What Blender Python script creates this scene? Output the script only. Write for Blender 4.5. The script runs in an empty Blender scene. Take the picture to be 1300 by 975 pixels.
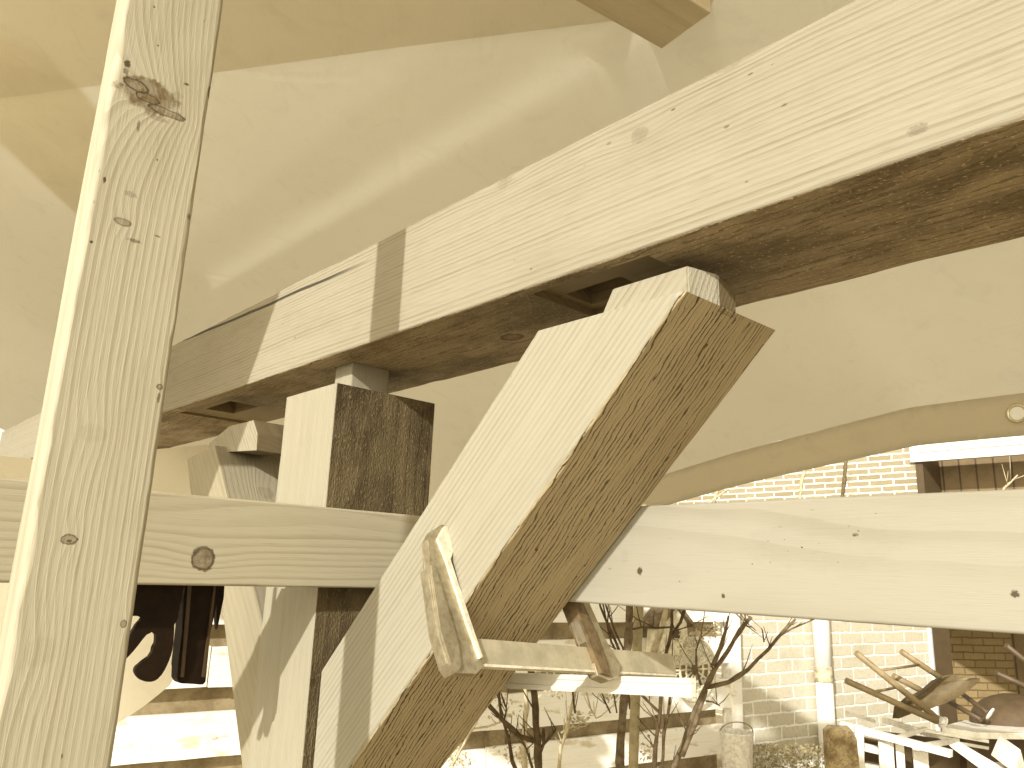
import bpy, bmesh, math, random
from math import radians, sin, cos, tan, sqrt, pi
from mathutils import Vector, Matrix, noise
random.seed(7)

# ------------------------------------------------------------------ camera
FPX, CX, CY = 977.0, 650.0, 487.5
TH, RO = radians(13.7), radians(2.1)
FW = Vector((0, cos(TH), sin(TH)))
_u0 = Vector((1, 0, 0)).cross(FW)
RT = (cos(RO)*Vector((1, 0, 0)) + sin(RO)*_u0).normalized()
UP = (-sin(RO)*Vector((1, 0, 0)) + cos(RO)*_u0).normalized()
CAM = Vector((0, 0, 1.5))
sc = bpy.context.scene
cd = bpy.data.cameras.new('camera'); cam = bpy.data.objects.new('camera', cd)
sc.collection.objects.link(cam); sc.camera = cam
cd.sensor_width = 36.0; cd.lens = 36.0*FPX/1300.0; cd.clip_start = 0.02; cd.clip_end = 500
cam.matrix_world = Matrix(((RT.x, UP.x, -FW.x, CAM.x), (RT.y, UP.y, -FW.y, CAM.y), (RT.z, UP.z, -FW.z, CAM.z), (0, 0, 0, 1)))

# ------------------------------------------------------------------ light
AZ1 = radians(-42.534)
E1 = Vector((sin(AZ1), cos(AZ1), 0)); E2 = Vector((sin(AZ1+pi/2), cos(AZ1+pi/2), 0)); EZ = Vector((0, 0, 1))
SUN_R, SUN_EL = 0.42, radians(23.5)
_h = (-(E2 + SUN_R*E1)).normalized()
SUN_DIR = Vector((_h.x*cos(SUN_EL), _h.y*cos(SUN_EL), sin(SUN_EL)))
SUN_AZ = math.atan2(_h.x, _h.y)
sl = bpy.data.lights.new('sun', 'SUN'); so = bpy.data.objects.new('sun', sl); sc.collection.objects.link(so)
sl.energy = 2.25; sl.angle = radians(0.8); sl.color = (1.0, 0.972, 0.92)
so.rotation_euler = SUN_DIR.to_track_quat('Z', 'Y').to_euler(); so.location = (0, -3, 8)
w = bpy.data.worlds.new('World'); sc.world = w; w.use_nodes = True
nt = w.node_tree; nt.nodes.clear()
sky = nt.nodes.new('ShaderNodeTexSky'); sky.sky_type = 'NISHITA'; sky.sun_disc = False
sky.sun_elevation = SUN_EL; sky.sun_rotation = SUN_AZ
bw = nt.nodes.new('ShaderNodeRGBToBW'); tint = nt.nodes.new('ShaderNodeMix'); tint.data_type = 'RGBA'; tint.blend_type = 'MULTIPLY'
tint.inputs[0].default_value = 1.0; tint.inputs[7].default_value = (1.0, 0.89, 0.66, 1)
bg = nt.nodes.new('ShaderNodeBackground'); bg.inputs[1].default_value = 0.15
wo = nt.nodes.new('ShaderNodeOutputWorld')
nt.links.new(sky.outputs[0], bw.inputs[0]); nt.links.new(bw.outputs[0], tint.inputs[6]); nt.links.new(tint.outputs[2], bg.inputs[0]); nt.links.new(bg.outputs[0], wo.inputs[0])
vs = sc.view_settings; vs.view_transform = 'Standard'; vs.look = 'None'; vs.exposure = 1.25; vs.gamma = 1.0; vs.use_curve_mapping = False
sc.cycles.max_bounces = 8; sc.cycles.diffuse_bounces = 6; sc.cycles.transmission_bounces = 6

# ------------------------------------------------------------------ frame helpers
def fr(s, t, z): return s*E1 + t*E2 + z*EZ
def st(p): return (p.dot(E1), p.dot(E2), p.z)
def ray(x, y): return (FW*FPX + RT*(x-CX) - UP*(y-CY)).normalized()
def onN(x, y, n, p0):
    d = ray(x, y); return CAM + d*((p0-CAM).dot(n)/d.dot(n))
def onT(x, y, T): return onN(x, y, E2, E2*T)
def onS(x, y, S): return onN(x, y, E1, E1*S)
def onZ(x, y, Z): return onN(x, y, EZ, EZ*Z)
def at(x, y, d):
    r = ray(x, y); return CAM + r*(d/r.dot(FW))

# ------------------------------------------------------------------ node helpers
class NB:
    def __init__(s, name):
        s.m = bpy.data.materials.new(name); s.m.use_nodes = True; s.t = s.m.node_tree; s.t.nodes.clear()
        s.out = s.t.nodes.new('ShaderNodeOutputMaterial')
    def n(s, typ, **k):
        x = s.t.nodes.new(typ)
        for a, b in k.items(): setattr(x, a, b)
        return x
    def put(s, sock, v):
        if hasattr(v, 'is_output') or isinstance(v, bpy.types.NodeSocket): s.t.links.new(v, sock)
        elif v is not None: sock.default_value = v
    def math(s, op, a, b=None, c=None, clamp=False):
        x = s.n('ShaderNodeMath', operation=op); x.use_clamp = clamp
        s.put(x.inputs[0], a)
        if b is not None: s.put(x.inputs[1], b)
        if c is not None: s.put(x.inputs[2], c)
        return x.outputs[0]
    def vec(s, op, a, b=None):
        x = s.n('ShaderNodeVectorMath', operation=op); s.put(x.inputs[0], a)
        if b is not None: s.put(x.inputs[1], b)
        return x.outputs['Value'] if op in ('LENGTH', 'DOT_PRODUCT') else x.outputs[0]
    def mix(s, f, a, b, mode='MIX'):
        x = s.n('ShaderNodeMix', data_type='RGBA', blend_type=mode)
        s.put(x.inputs[0], f); s.put(x.inputs[6], c4(a)); s.put(x.inputs[7], c4(b)); return x.outputs[2]
    def noise(s, v, scale, detail=3, rough=.55, dist=0):
        x = s.n('ShaderNodeTexNoise'); s.put(x.inputs['Vector'], v); x.inputs['Scale'].default_value = scale
        x.inputs['Detail'].default_value = detail; x.inputs['Roughness'].default_value = rough; x.inputs['Distortion'].default_value = dist
        return x.outputs[0]
    def ramp(s, v, lo, hi, a=0., b=1., smooth=True):
        x = s.n('ShaderNodeMapRange', interpolation_type='SMOOTHSTEP' if smooth else 'LINEAR')
        s.put(x.inputs[0], v); x.inputs[1].default_value = lo; x.inputs[2].default_value = hi; x.inputs[3].default_value = a; x.inputs[4].default_value = b
        return x.outputs[0]
    def obj(s): return s.n('ShaderNodeTexCoord').outputs['Object']
    def bump(s, h, strength=.5, dist=.002):
        x = s.n('ShaderNodeBump'); x.inputs['Strength'].default_value = strength; x.inputs['Distance'].default_value = dist; s.put(x.inputs['Height'], h); return x.outputs[0]
    def principled(s, col, rough=.6, nrm=None, metal=0., spec=.3):
        p = s.n('ShaderNodeBsdfPrincipled'); s.put(p.inputs['Base Color'], c4(col)); s.put(p.inputs['Roughness'], rough)
        p.inputs['Metallic'].default_value = metal; p.inputs['Specular IOR Level'].default_value = spec
        if nrm is not None: s.put(p.inputs['Normal'], nrm)
        s.t.links.new(p.outputs[0], s.out.inputs[0]); return p
def c4(c):
    if isinstance(c, tuple) and len(c) == 3: return (*c, 1.0)
    return c

def wood(name, light=(.43, .385, .262), dark=(.30, .25, .145), freq=120., pith=(.02, -.12), warp=1.3, late=.75, knots=(),
         fine=.35, blotch=.25, furrow=0., fscale=(5., 95., 95.), bump=.35, specks=.0, stain=None, seed=0., saw=0., rough=.62, crack=None):
    """spruce: growth rings around a pith that runs along local X, knots, fibre, rough-sawn furrows"""
    b = NB(name); o = b.obj(); o = b.vec('ADD', o, (seed, 0, 0)) if 0 else o
    sp = b.n('ShaderNodeSeparateXYZ'); b.put(sp.inputs[0], o); x, y, z = sp.outputs
    sd = b.vec('ADD', o, (seed*3.1, seed*1.7, seed*2.3))
    low = b.noise(b.vec('MULTIPLY', sd, (.9, 4, 4)), 1.0, 2)
    mid = b.noise(b.vec('MULTIPLY', sd, (5, 14, 14)), 1.0, 3)
    yy = b.math('SUBTRACT', y, pith[0]); zz = b.math('SUBTRACT', z, pith[1])
    r = b.math('SQRT', b.math('ADD', b.math('MULTIPLY', yy, yy), b.math('MULTIPLY', zz, zz)))
    R = b.math('MULTIPLY', r, freq)
    R = b.math('ADD', R, b.math('MULTIPLY', low, warp*4)); R = b.math('ADD', R, b.math('MULTIPLY', mid, warp*.5))
    kmask = None; krim = None
    spots = [k for k in knots if abs(k[2]) < .9]; knots = [k for k in knots if abs(k[2]) >= .9]
    nA = b.noise(sd, 75., 3, .65) if knots else None; nB = b.noise(sd, 300., 2, .6) if knots or spots else None
    for kp, kr, amp, dk in knots:
        big = max(kr[0], kr[1]) > .008; kn_ = nA if big else nB
        d = b.vec('LENGTH', b.vec('DIVIDE', b.vec('SUBTRACT', o, tuple(kp)), (kr[0], kr[1], kr[2])))
        dg_ = b.vec('LENGTH', b.vec('DIVIDE', b.vec('SUBTRACT', o, tuple(kp)), (kr[0]*2.6, kr[1]*1.15, kr[2]*1.15))); g = b.math('EXPONENT', b.math('MULTIPLY', b.math('MULTIPLY', dg_, dg_), -.5))
        R = b.math('ADD', R, b.math('MULTIPLY', g, max(-1, min(1, amp))*min(abs(amp), .7*freq*kr[2 if pith[1] != .12 else 1])))
        dn = b.math('ADD', d, b.math('MULTIPLY', b.math('SUBTRACT', kn_, .5), 1.0 if big else .7))
        k = b.math('MULTIPLY', b.ramp(dn, 1.08, .80), dk)
        kmask = k if kmask is None else b.math('MAXIMUM', kmask, k)
        if dk > .6 and kr[1] < .03:
            rim = b.math('MULTIPLY', b.math('MULTIPLY', b.ramp(dn, 1.14, .98), b.ramp(dn, .70, .94)), dk)
            krim = rim if krim is None else b.math('MAXIMUM', krim, rim)
    if krim is not None: krim = b.math('MULTIPLY', krim, b.ramp(nA, .3, .5, .5, 1.))
    if kmask is not None: kmask = b.math('MULTIPLY', kmask, b.ramp(nA, .35, .6, 1., .62))
    smask = None
    for lo_, hi_, st_ in ((.0, .45, .32), (.45, .75, .6), (.75, 2., .92)):
        gs = [k for k in spots if lo_ <= k[3] < hi_]
        if not gs: continue
        D = None
        for kp, kr, amp, dk in gs:
            d = b.vec('LENGTH', b.vec('DIVIDE', b.vec('SUBTRACT', o, tuple(kp)), (kr[0], kr[1], kr[2]))); D = d if D is None else b.math('MINIMUM', D, d)
        sv = b.math('MULTIPLY', b.ramp(b.math('ADD', D, b.math('MULTIPLY', b.math('SUBTRACT', nB, .5), 1.3)), 1.15, .6), st_)
        smask = sv if smask is None else b.math('MAXIMUM', smask, sv)
    fl = b.math('FLOOR', R); wn = b.n('ShaderNodeTexWhiteNoise', noise_dimensions='1D'); b.put(wn.inputs['W'], fl)
    ringamp = b.math('ADD', b.math('MULTIPLY', wn.outputs[0], .75), .25)
    f = b.math('FRACT', R)
    lw = b.math('MULTIPLY', b.ramp(f, .30, .86), b.ramp(f, 1.0, .93)); lw = b.math('MULTIPLY', lw, ringamp)
    lw = b.math('MULTIPLY', lw, b.ramp(mid, .2, .7, .55, 1.))
    fib = b.noise(b.vec('MULTIPLY', sd, (14, 420, 420)), 1.0, 2, .7)
    fib2 = b.noise(b.vec('MULTIPLY', sd, (60, 900, 900)), 1.0, 1)
    bl = b.noise(b.vec('MULTIPLY', sd, (3.2, 9, 9)), 1.0, 4, .6)
    f1 = b.math('MULTIPLY', lw, late); col = b.mix(f1, light, dark)
    dk2 = tuple(c*.55 for c in dark)
    col = b.mix(b.ramp(fib, .50, .78, 0, fine), col, dk2)
    col = b.mix(b.ramp(bl, .42, .75, 0, blotch), col, tuple(c*.9 for c in dark))
    h = b.math('ADD', b.math('MULTIPLY', lw, .9), b.math('MULTIPLY', fib, .8)); h = b.math('ADD', h, b.math('MULTIPLY', fib2, .35))
    if saw:   # band-saw ribs across the fibre
        sw = b.n('ShaderNodeTexWave', wave_type='BANDS', bands_direction='X'); b.put(sw.inputs[0], sd); sw.inputs['Scale'].default_value = 55; sw.inputs['Distortion'].default_value = 2.5
        h = b.math('ADD', h, b.math('MULTIPLY', sw.outputs['Fac'], saw))
    if furrow:
        wv = b.noise(b.vec('MULTIPLY', sd, (5, 22, 22)), 1.0, 3, .6)
        wv2 = b.noise(b.vec('MULTIPLY', sd, (55, 120, 120)), 1.0, 2, .6)
        A = b.math('ADD', b.math('ADD', b.math('MULTIPLY', y, fscale[1]), b.math('MULTIPLY', z, fscale[2])), b.math('MULTIPLY', x, fscale[0]))
        A = b.math('ADD', A, b.math('ADD', b.math('MULTIPLY', wv, 3.4), b.math('MULTIPLY', wv2, .9)))
        ff = b.math('FRACT', A)
        msk = b.noise(b.vec('ADD', b.vec('MULTIPLY', sd, (6, 50, 50)), (3.3, 8.1, 1.2)), 1.0, 2)
        wid = b.ramp(msk, .30, .60, .0, .22)
        cut = b.math('MULTIPLY', b.math('LESS_THAN', ff, wid), b.ramp(ff, .0, .05))
        soft = b.ramp(ff, .02, .9, 0, 1, False)
        col = b.mix(b.math('MULTIPLY', cut, min(1, .92*furrow)), col, tuple(c*.19 for c in dark))
        h = b.math('ADD', b.math('MULTIPLY', h, .7), b.math('MULTIPLY', soft, 1.4*furrow)); h = b.math('SUBTRACT', h, b.math('MULTIPLY', cut, 2.2*furrow))
    if stain:
        sn = b.noise(b.vec('MULTIPLY', sd, (6, 11, 11)), 1.0, 5, .65)
        sn2 = b.noise(b.vec('MULTIPLY', sd, (150, 260, 260)), 1.0, 2, .7)
        col = b.mix(b.ramp(sn, .40, .66, 0, .85), col, stain)
        col = b.mix(b.ramp(sn2, .58, .72, 0, .7), col, tuple(min(1, c*1.9) for c in light))
        h = b.math('ADD', h, b.math('MULTIPLY', sn2, 2.0))
    if specks:
        v = b.n('ShaderNodeTexVoronoi', feature='F1'); b.put(v.inputs['Vector'], b.vec('MULTIPLY', b.vec('ADD', sd, (.3, .1, .7)), (28, 60, 60))); v.inputs['Scale'].default_value = 1
        vc_ = b.n('ShaderNodeSeparateColor'); b.put(vc_.inputs[0], v.outputs['Color'])
        vd = b.math('DIVIDE', b.math('ADD', v.outputs['Distance'], b.math('MULTIPLY', b.math('SUBTRACT', fib, .5), .16)), b.ramp(vc_.outputs[0], .35, 1., .25, 1.3, False))
        sv = b.math('MULTIPLY', b.math('MULTIPLY', b.ramp(vd, .12, .06), b.math('GREATER_THAN', vc_.outputs[0], .5)), b.ramp(bl, .46, .60))
        col = b.mix(b.math('MULTIPLY', sv, specks), col, tuple(c*.3 for c in dark)); h = b.math('SUBTRACT', h, sv)
    if crack:  # one long drying crack: z = z0 + a*x (local), between x0 and x1
        x0, x1, z0, a, half = crack
        dz = b.math('ADD', b.math('MULTIPLY', b.math('SUBTRACT', x, x0), a), z0)
        dz = b.math('ADD', dz, b.math('MULTIPLY', b.math('SUBTRACT', low, .5), .03)); dz = b.math('ADD', dz, b.math('MULTIPLY', b.math('SUBTRACT', mid, .5), .006))
        ck = b.ramp(b.math('ABSOLUTE', b.math('SUBTRACT', z, dz)), half, half*.45)
        ck = b.math('MULTIPLY', ck, b.math('MULTIPLY', b.ramp(x, x0, x0+.15), b.ramp(x, x1, x1-.22)))
        col = b.mix(b.math('MULTIPLY', ck, .93), col, tuple(c*.16 for c in dark)); h = b.math('SUBTRACT', h, b.math('MULTIPLY', ck, 3.))
    if smask is not None: col = b.mix(smask, col, (dark[0]*.22, dark[1]*.16, dark[2]*.09)); h = b.math('SUBTRACT', h, smask)
    if kmask is not None:
        kc = b.mix(b.math('MULTIPLY', b.ramp(fib, .3, .8), .6), (dark[0]*.52, dark[1]*.42, dark[2]*.30), (dark[0]*.26, dark[1]*.19, dark[2]*.11))
        col = b.mix(b.math('MULTIPLY', kmask, .9), col, kc)
        if krim is None: krim = 0.
        col = b.mix(b.math('MULTIPLY', krim, .9), col, (dark[0]*.13, dark[1]*.09, dark[2]*.05))
        h = b.math('SUBTRACT', h, b.math('MULTIPLY', krim, 1.5))
    b.principled(col, rough, b.bump(h, bump, .0016), spec=.25)
    return b.m

def plain(name, col, rough=.6, metal=0., nscale=30., var=.25, bump=.15, dist=.002, dark=None, spec=.4):
    b = NB(name); o = b.obj(); a = b.noise(o, nscale, 5, .65); a2 = b.noise(o, nscale*6, 3, .6)
    c = b.mix(b.ramp(a, .35, .7, 0, var*1.6), col, dark or tuple(x*.35 for x in col)); c = b.mix(b.ramp(a2, .5, .75, 0, var), c, tuple(x*.5 for x in col))
    b.principled(c, rough, b.bump(b.math('ADD', a, b.math('MULTIPLY', a2, .5)), bump, dist), metal, spec); return b.m

# ------------------------------------------------------------------ object helpers
def link(o): sc.collection.objects.link(o); return o
def tag(o, label=None, cat=None, group=None, kind=None):
    if label: o['label'] = label
    if cat: o['category'] = cat
    if group: o['group'] = group
    if kind: o['kind'] = kind
    return o
def mobj(name, bm, mats, parent=None, mw=None, smooth=False):
    me = bpy.data.meshes.new(name); bmesh.ops.recalc_face_normals(bm, faces=bm.faces[:]); bm.to_mesh(me); bm.free()
    for m in (mats if isinstance(mats, (list, tuple)) else [mats]): me.materials.append(m)
    if smooth:
        for p in me.polygons: p.use_smooth = True
    o = link(bpy.data.objects.new(name, me))
    if mw is not None: o.matrix_world = mw
    if parent is not None:
        o.parent = parent
        if mw is not None: o.matrix_parent_inverse = parent.matrix_world.inverted()
    return o
def empty(name, loc, mw=None):
    o = link(bpy.data.objects.new(name, None)); o.empty_display_size = .1
    o.matrix_world = mw if mw is not None else Matrix.Translation(loc)
    return o
def basis(origin, x, y, z):
    m = Matrix(((x.x, y.x, z.x, origin.x), (x.y, y.y, z.y, origin.y), (x.z, y.z, z.z, origin.z), (0, 0, 0, 1)))
    return m

def sweep(L, W, H, rnd=.004, seg=.02, wob=.0012, cut0=None, cut1=None, seed=0, slots=(0, 0, 0, 0, 0), corner_wob=None):
    """timber: local X 0..L, Y 0..W, Z 0..H; arrises rounded and slightly uneven. slots: -y,+z,+y,-z,ends"""
    bm = bmesh.new(); n = max(4, int(L/seg)); rings = []
    corners = [(0, 0), (0, H), (W, H), (W, 0)]
    cw = corner_wob or (wob,)*4
    for i in range(n+1):
        u = i/n; ring = []
        for ci, (cy, cz) in enumerate(corners):
            sy = 1 if cy == 0 else -1; sz = 1 if cz == 0 else -1
            a = noise.noise(Vector((u*L*9, ci*7.3+seed, 1.1))); a2 = noise.noise(Vector((u*L*45, ci*3.3+seed, 4.1)))
            rr = max(.0006, rnd + cw[ci]*(abs(a)*2+abs(a2)*1.0))
            dy = wob*.5*noise.noise(Vector((u*L*4, seed+ci, 9))); dz = wob*.5*noise.noise(Vector((u*L*4, seed+ci, 19)))
            pa = (cy+dy, cz+sz*rr+dz); pb = (cy+sy*rr*.3+dy, cz+sz*rr*.3+dz); pc = (cy+sy*rr+dy, cz+dz)
            # order round the section
            order = (pa, pb, pc) if ci in (1, 3) else (pc, pb, pa)
            ring += order
        vs_ = []
        for (yy, zz) in ring:
            x0 = cut0(yy, zz) if cut0 else 0.; x1 = cut1(yy, zz) if cut1 else L
            vs_.append(bm.verts.new((x0+(x1-x0)*u, yy, zz)))
        rings.append(vs_)
    m = 12
    for i in range(n):
        for j in range(m):
            f = bm.faces.new((rings[i][j], rings[i][(j+1) % m], rings[i+1][(j+1) % m], rings[i+1][j]))
            # j: 0,1 corner0 ; 2 -> side -y ; 3,4 corner1 ; 5 -> +z ; 6,7 ; 8 -> +y ; 9,10 ; 11 -> -z
            f.material_index = slots[0] if j in (1, 2, 3) else slots[1] if j in (4, 5, 6) else slots[2] if j in (7, 8, 9) else slots[3]
            if j not in (2, 5, 8, 11): f.smooth = True
    for r_ in (rings[0], rings[-1]):
        f = bm.faces.new(r_); f.material_index = slots[4]
    return bm

def addbox(bm, lo, hi, bev=.0, mi=0, M=None):
    r = bmesh.ops.create_cube(bm, size=1.0); vs_ = r['verts']
    for v in vs_:
        v.co = Vector(((lo[i]+hi[i])/2 + v.co[i]*(hi[i]-lo[i]) for i in range(3)))
    fs = set(f for v in vs_ for f in v.link_faces)
    for f in fs: f.material_index = mi
    if bev > 0:
        es = list(set(e for v in vs_ for e in v.link_edges))
        g = bmesh.ops.bevel(bm, geom=es, offset=bev, segments=2, affect='EDGES', profile=.6)
        vs_ = list(set(v for f in g['faces'] for v in f.verts) | set(v for v in vs_ if v.is_valid))
    if M is not None: bmesh.ops.transform(bm, matrix=M, verts=[v for v in vs_ if v.is_valid])
    return vs_

def prism(bm, pts, d, bev=0., mi=0):
    """extrude the 3D polygon pts by vector d"""
    a = [bm.verts.new(p) for p in pts]; c = [bm.verts.new(Vector(p)+d) for p in pts]
    fs = [bm.faces.new(a), bm.faces.new(list(reversed(c)))]
    n = len(pts)
    for i in range(n): fs.append(bm.faces.new((a[i], c[i], c[(i+1) % n], a[(i+1) % n])))
    for f in fs: f.material_index = mi
    if bev:
        es = list(set(e for f in fs for e in f.edges)); bmesh.ops.bevel(bm, geom=es, offset=bev, segments=2, affect='EDGES', profile=.6)

def tube(bm, pts, rads, seg=7, cap=True):
    pts = [Vector(p) for p in pts]; rings = []; ref = Vector((0.13, .31, .94)).normalized()
    for i, p in enumerate(pts):
        d = (pts[min(i+1, len(pts)-1)] - pts[max(i-1, 0)]).normalized()
        a = d.cross(ref); a = a.normalized() if a.length > 1e-4 else Vector((1, 0, 0)); b_ = d.cross(a)
        r = rads[i] if isinstance(rads, (list, tuple)) else rads
        rings.append([bm.verts.new(p + r*(cos(2*pi*k/seg)*a + sin(2*pi*k/seg)*b_)) for k in range(seg)])
    for i in range(len(rings)-1):
        for k in range(seg):
            f = bm.faces.new((rings[i][k], rings[i][(k+1) % seg], rings[i+1][(k+1) % seg], rings[i+1][k])); f.smooth = True
    if cap:
        bm.faces.new(list(reversed(rings[0]))); bm.faces.new(rings[-1])

def subtract(o, cutters):
    """real pockets: cut, bake the mesh, remove the cutting bodies"""
    for c in cutters:
        m = o.modifiers.new('b', 'BOOLEAN'); m.operation = 'DIFFERENCE'; m.solver = 'EXACT'; m.object = c
    dg = bpy.context.evaluated_depsgraph_get(); dg.update()
    me = bpy.data.meshes.new_from_object(o.evaluated_get(dg)); o.modifiers.clear(); o.data = me
    for c in cutters: bpy.data.objects.remove(c, do_unlink=True)

# ------------------------------------------------------------------ wood frame
SHADE = (.40, .345, .205)
Z0, Z1 = 1.898, 2.097          # main beam bottom / top
T0, T1 = .720, .988            # its front / back
# --- main beam: local X along -E1 (towards camera right), Y along E2, Z up
BS = 4.6
Mb = basis(fr(BS, T0, Z0), -E1, E2, EZ)
def lb(p): q = Mb.inverted() @ p; return tuple(q)
def kn(M, p, r, amp, dk): return (tuple(M.inverted() @ p), r, amp, dk)
kb = [kn(Mb, onT(640, 232, T0), (.018, .03, .010), 1.6, .25), kn(Mb, onT(812, 172, T0), (.014, .03, .012), 1.2, .35),
      kn(Mb, onT(1165, 165, T0), (.010, .03, .006), .8, .3), kn(Mb, onT(925, 82, T0), (.02, .03, .008), 1.2, .2)]
m_beam = wood('spruce_beam_face', light=(.285, .258, .192), dark=(.18, .152, .098), freq=150, pith=(.15, -.16), warp=1.0, late=.75, knots=kb, specks=.75, blotch=.22, seed=1., bump=.5,
              crack=(BS-2.3, BS-1.15, Z1-Z0-.001, -.0255, .0046))
kb2 = [kn(Mb, onZ(650, 428, Z0), (.022, .017, .03), 2.0, .8)]
m_beam_under = wood('rough_sawn_underside', light=(.40, .315, .19), dark=(.29, .222, .125), freq=150, pith=(.10, .3), warp=1.6, late=.6, knots=kb2, furrow=.6, fscale=(3., 75., 75.), bump=.9, seed=2., blotch=.5, specks=.2, stain=(.13, .093, .045))
m_beam_under2 = m_beam_under
bm = sweep(BS+1.2, T1-T0, Z1-Z0, rnd=.002, seg=.018, wob=.003, seed=3, slots=(0, 0, 0, 1, 0), corner_wob=(.0022, .002, .003, .004))
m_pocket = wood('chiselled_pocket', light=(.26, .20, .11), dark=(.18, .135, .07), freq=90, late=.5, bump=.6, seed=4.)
beam = mobj('timber_beam', bm, [m_beam, m_beam_under, m_pocket], mw=Mb)
tag(beam, 'long heavy spruce beam running overhead from left to right, with pockets in its underside', 'beam')
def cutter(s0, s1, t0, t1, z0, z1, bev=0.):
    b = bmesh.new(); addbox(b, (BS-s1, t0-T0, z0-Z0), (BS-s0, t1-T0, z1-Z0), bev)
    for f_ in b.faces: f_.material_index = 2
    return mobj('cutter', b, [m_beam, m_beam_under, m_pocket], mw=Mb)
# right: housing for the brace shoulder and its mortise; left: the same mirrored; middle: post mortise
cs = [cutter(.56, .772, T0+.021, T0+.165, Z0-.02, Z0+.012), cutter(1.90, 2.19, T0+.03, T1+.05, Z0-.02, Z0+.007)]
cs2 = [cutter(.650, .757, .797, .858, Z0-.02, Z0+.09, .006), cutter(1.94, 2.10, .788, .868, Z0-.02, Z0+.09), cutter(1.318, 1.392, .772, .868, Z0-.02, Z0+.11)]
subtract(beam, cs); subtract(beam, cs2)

# --- post
PS0, PS1 = 1.278, 1.483; PZ = 1.838
Mp = basis(fr(PS1, T0, 0), EZ, -E1, E2)   # local X up, Y towards camera right (0..205), Z = depth E2
m_post_front = wood('spruce_post_face', light=(.31, .285, .213), dark=(0.2, 0.175, 0.115), freq=190, pith=(.9, .1), warp=.8, late=.55, bump=.6, seed=5., blotch=.08, fine=.3)
m_post_side = wood('dark_post_face', light=(.135, .102, .05), dark=(.062, .042, .018), freq=110, pith=(.5, .1), warp=1.2, late=.5, stain=(.045, .029, .012), bump=1.0, seed=6., fine=.3)  # right face only: darker, blotchy, speckled wood
m_end = wood('sawn_end_grain', light=(0.3, 0.265, 0.185), dark=(0.17, 0.13, 0.075), freq=260, pith=(.3, -.05), late=.8, bump=.8, seed=7.)
W_ = PS1-PS0; D_ = .235
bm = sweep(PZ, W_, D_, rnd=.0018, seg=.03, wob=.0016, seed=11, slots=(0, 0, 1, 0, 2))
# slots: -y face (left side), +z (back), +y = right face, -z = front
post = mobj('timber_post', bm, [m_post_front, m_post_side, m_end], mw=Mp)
tag(post, 'square upright post with a dark right face and a short tenon on top', 'post')
bm = bmesh.new(); addbox(bm, (PZ-.005, PS1-1.388, .776-T0), (PZ+.135, PS1-1.322, .864-T0), .003)
m_ten_side = wood('tenon_dark_side', light=(.15, .115, .06), dark=(.08, .057, .028), freq=150, late=.6, bump=.7, seed=8.)
ten = mobj('tenon', bm, [m_post_front], parent=None, mw=Mp); ten.parent = post; ten.matrix_parent_inverse = post.matrix_world.inverted()

# --- knee brace, 45 degrees in the beam plane. local X up along the brace, Y across (front plane), Z = depth E2
Xd = (EZ - E1).normalized()               # up and towards camera right
Yd = (EZ + E1).normalized() * -1          # towards the lower right edge
# dark lower-right side lies in the plane s+z = 2.321 ; width .172
K = 2.321; BW = .172; BD = .212
org = fr(1.33, T0, K-1.33) - Yd*BW        # Y=BW is the dark side
Mk = basis(org, Xd, Yd, E2)
m_br_front = wood('spruce_brace_face', light=(.305, .283, .216), dark=(0.215, 0.19, 0.13), freq=115, pith=(-.6, -.1), warp=.7, late=.75, bump=.5, seed=9., specks=.45, blotch=.06, fine=.25)
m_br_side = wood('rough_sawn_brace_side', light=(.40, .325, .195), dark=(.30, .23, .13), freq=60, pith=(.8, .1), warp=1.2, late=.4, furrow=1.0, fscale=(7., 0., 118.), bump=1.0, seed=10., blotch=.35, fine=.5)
def brx_top(y, z):   # horizontal cut at z=1.828 world
    P = org + Yd*y; return (1.828 - P.z)/Xd.z + .004*noise.noise(Vector((y*90, z*90, 3)))
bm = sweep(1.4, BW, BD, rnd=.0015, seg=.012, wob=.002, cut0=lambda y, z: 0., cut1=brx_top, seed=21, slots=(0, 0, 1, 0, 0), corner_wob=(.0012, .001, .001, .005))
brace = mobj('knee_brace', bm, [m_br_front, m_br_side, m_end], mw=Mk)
tag(brace, 'large diagonal brace rising right into the beam, its dark side deeply furrowed', 'brace')
# lower end: plumb cut beside the post
b = bmesh.new(); addbox(b, (-.4, -.4, -.1), (.0, .4, .5)); 
cut = mobj('cutter', b, m_br_front, mw=basis(fr(1.243, T0, 1.338), EZ, -E1, E2))
# keep everything with s < 1.243 : subtract the half space s > 1.243
bpy.data.objects.remove(cut, do_unlink=True)
b = bmesh.new(); addbox(b, (-1.2, -1.2, -.2), (.8, 0.0, .5)); cut = mobj('cutter', b, m_br_front, mw=basis(fr(1.240, T0, 1.2), EZ, -E1, E2))
subtract(brace, [cut])
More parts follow.
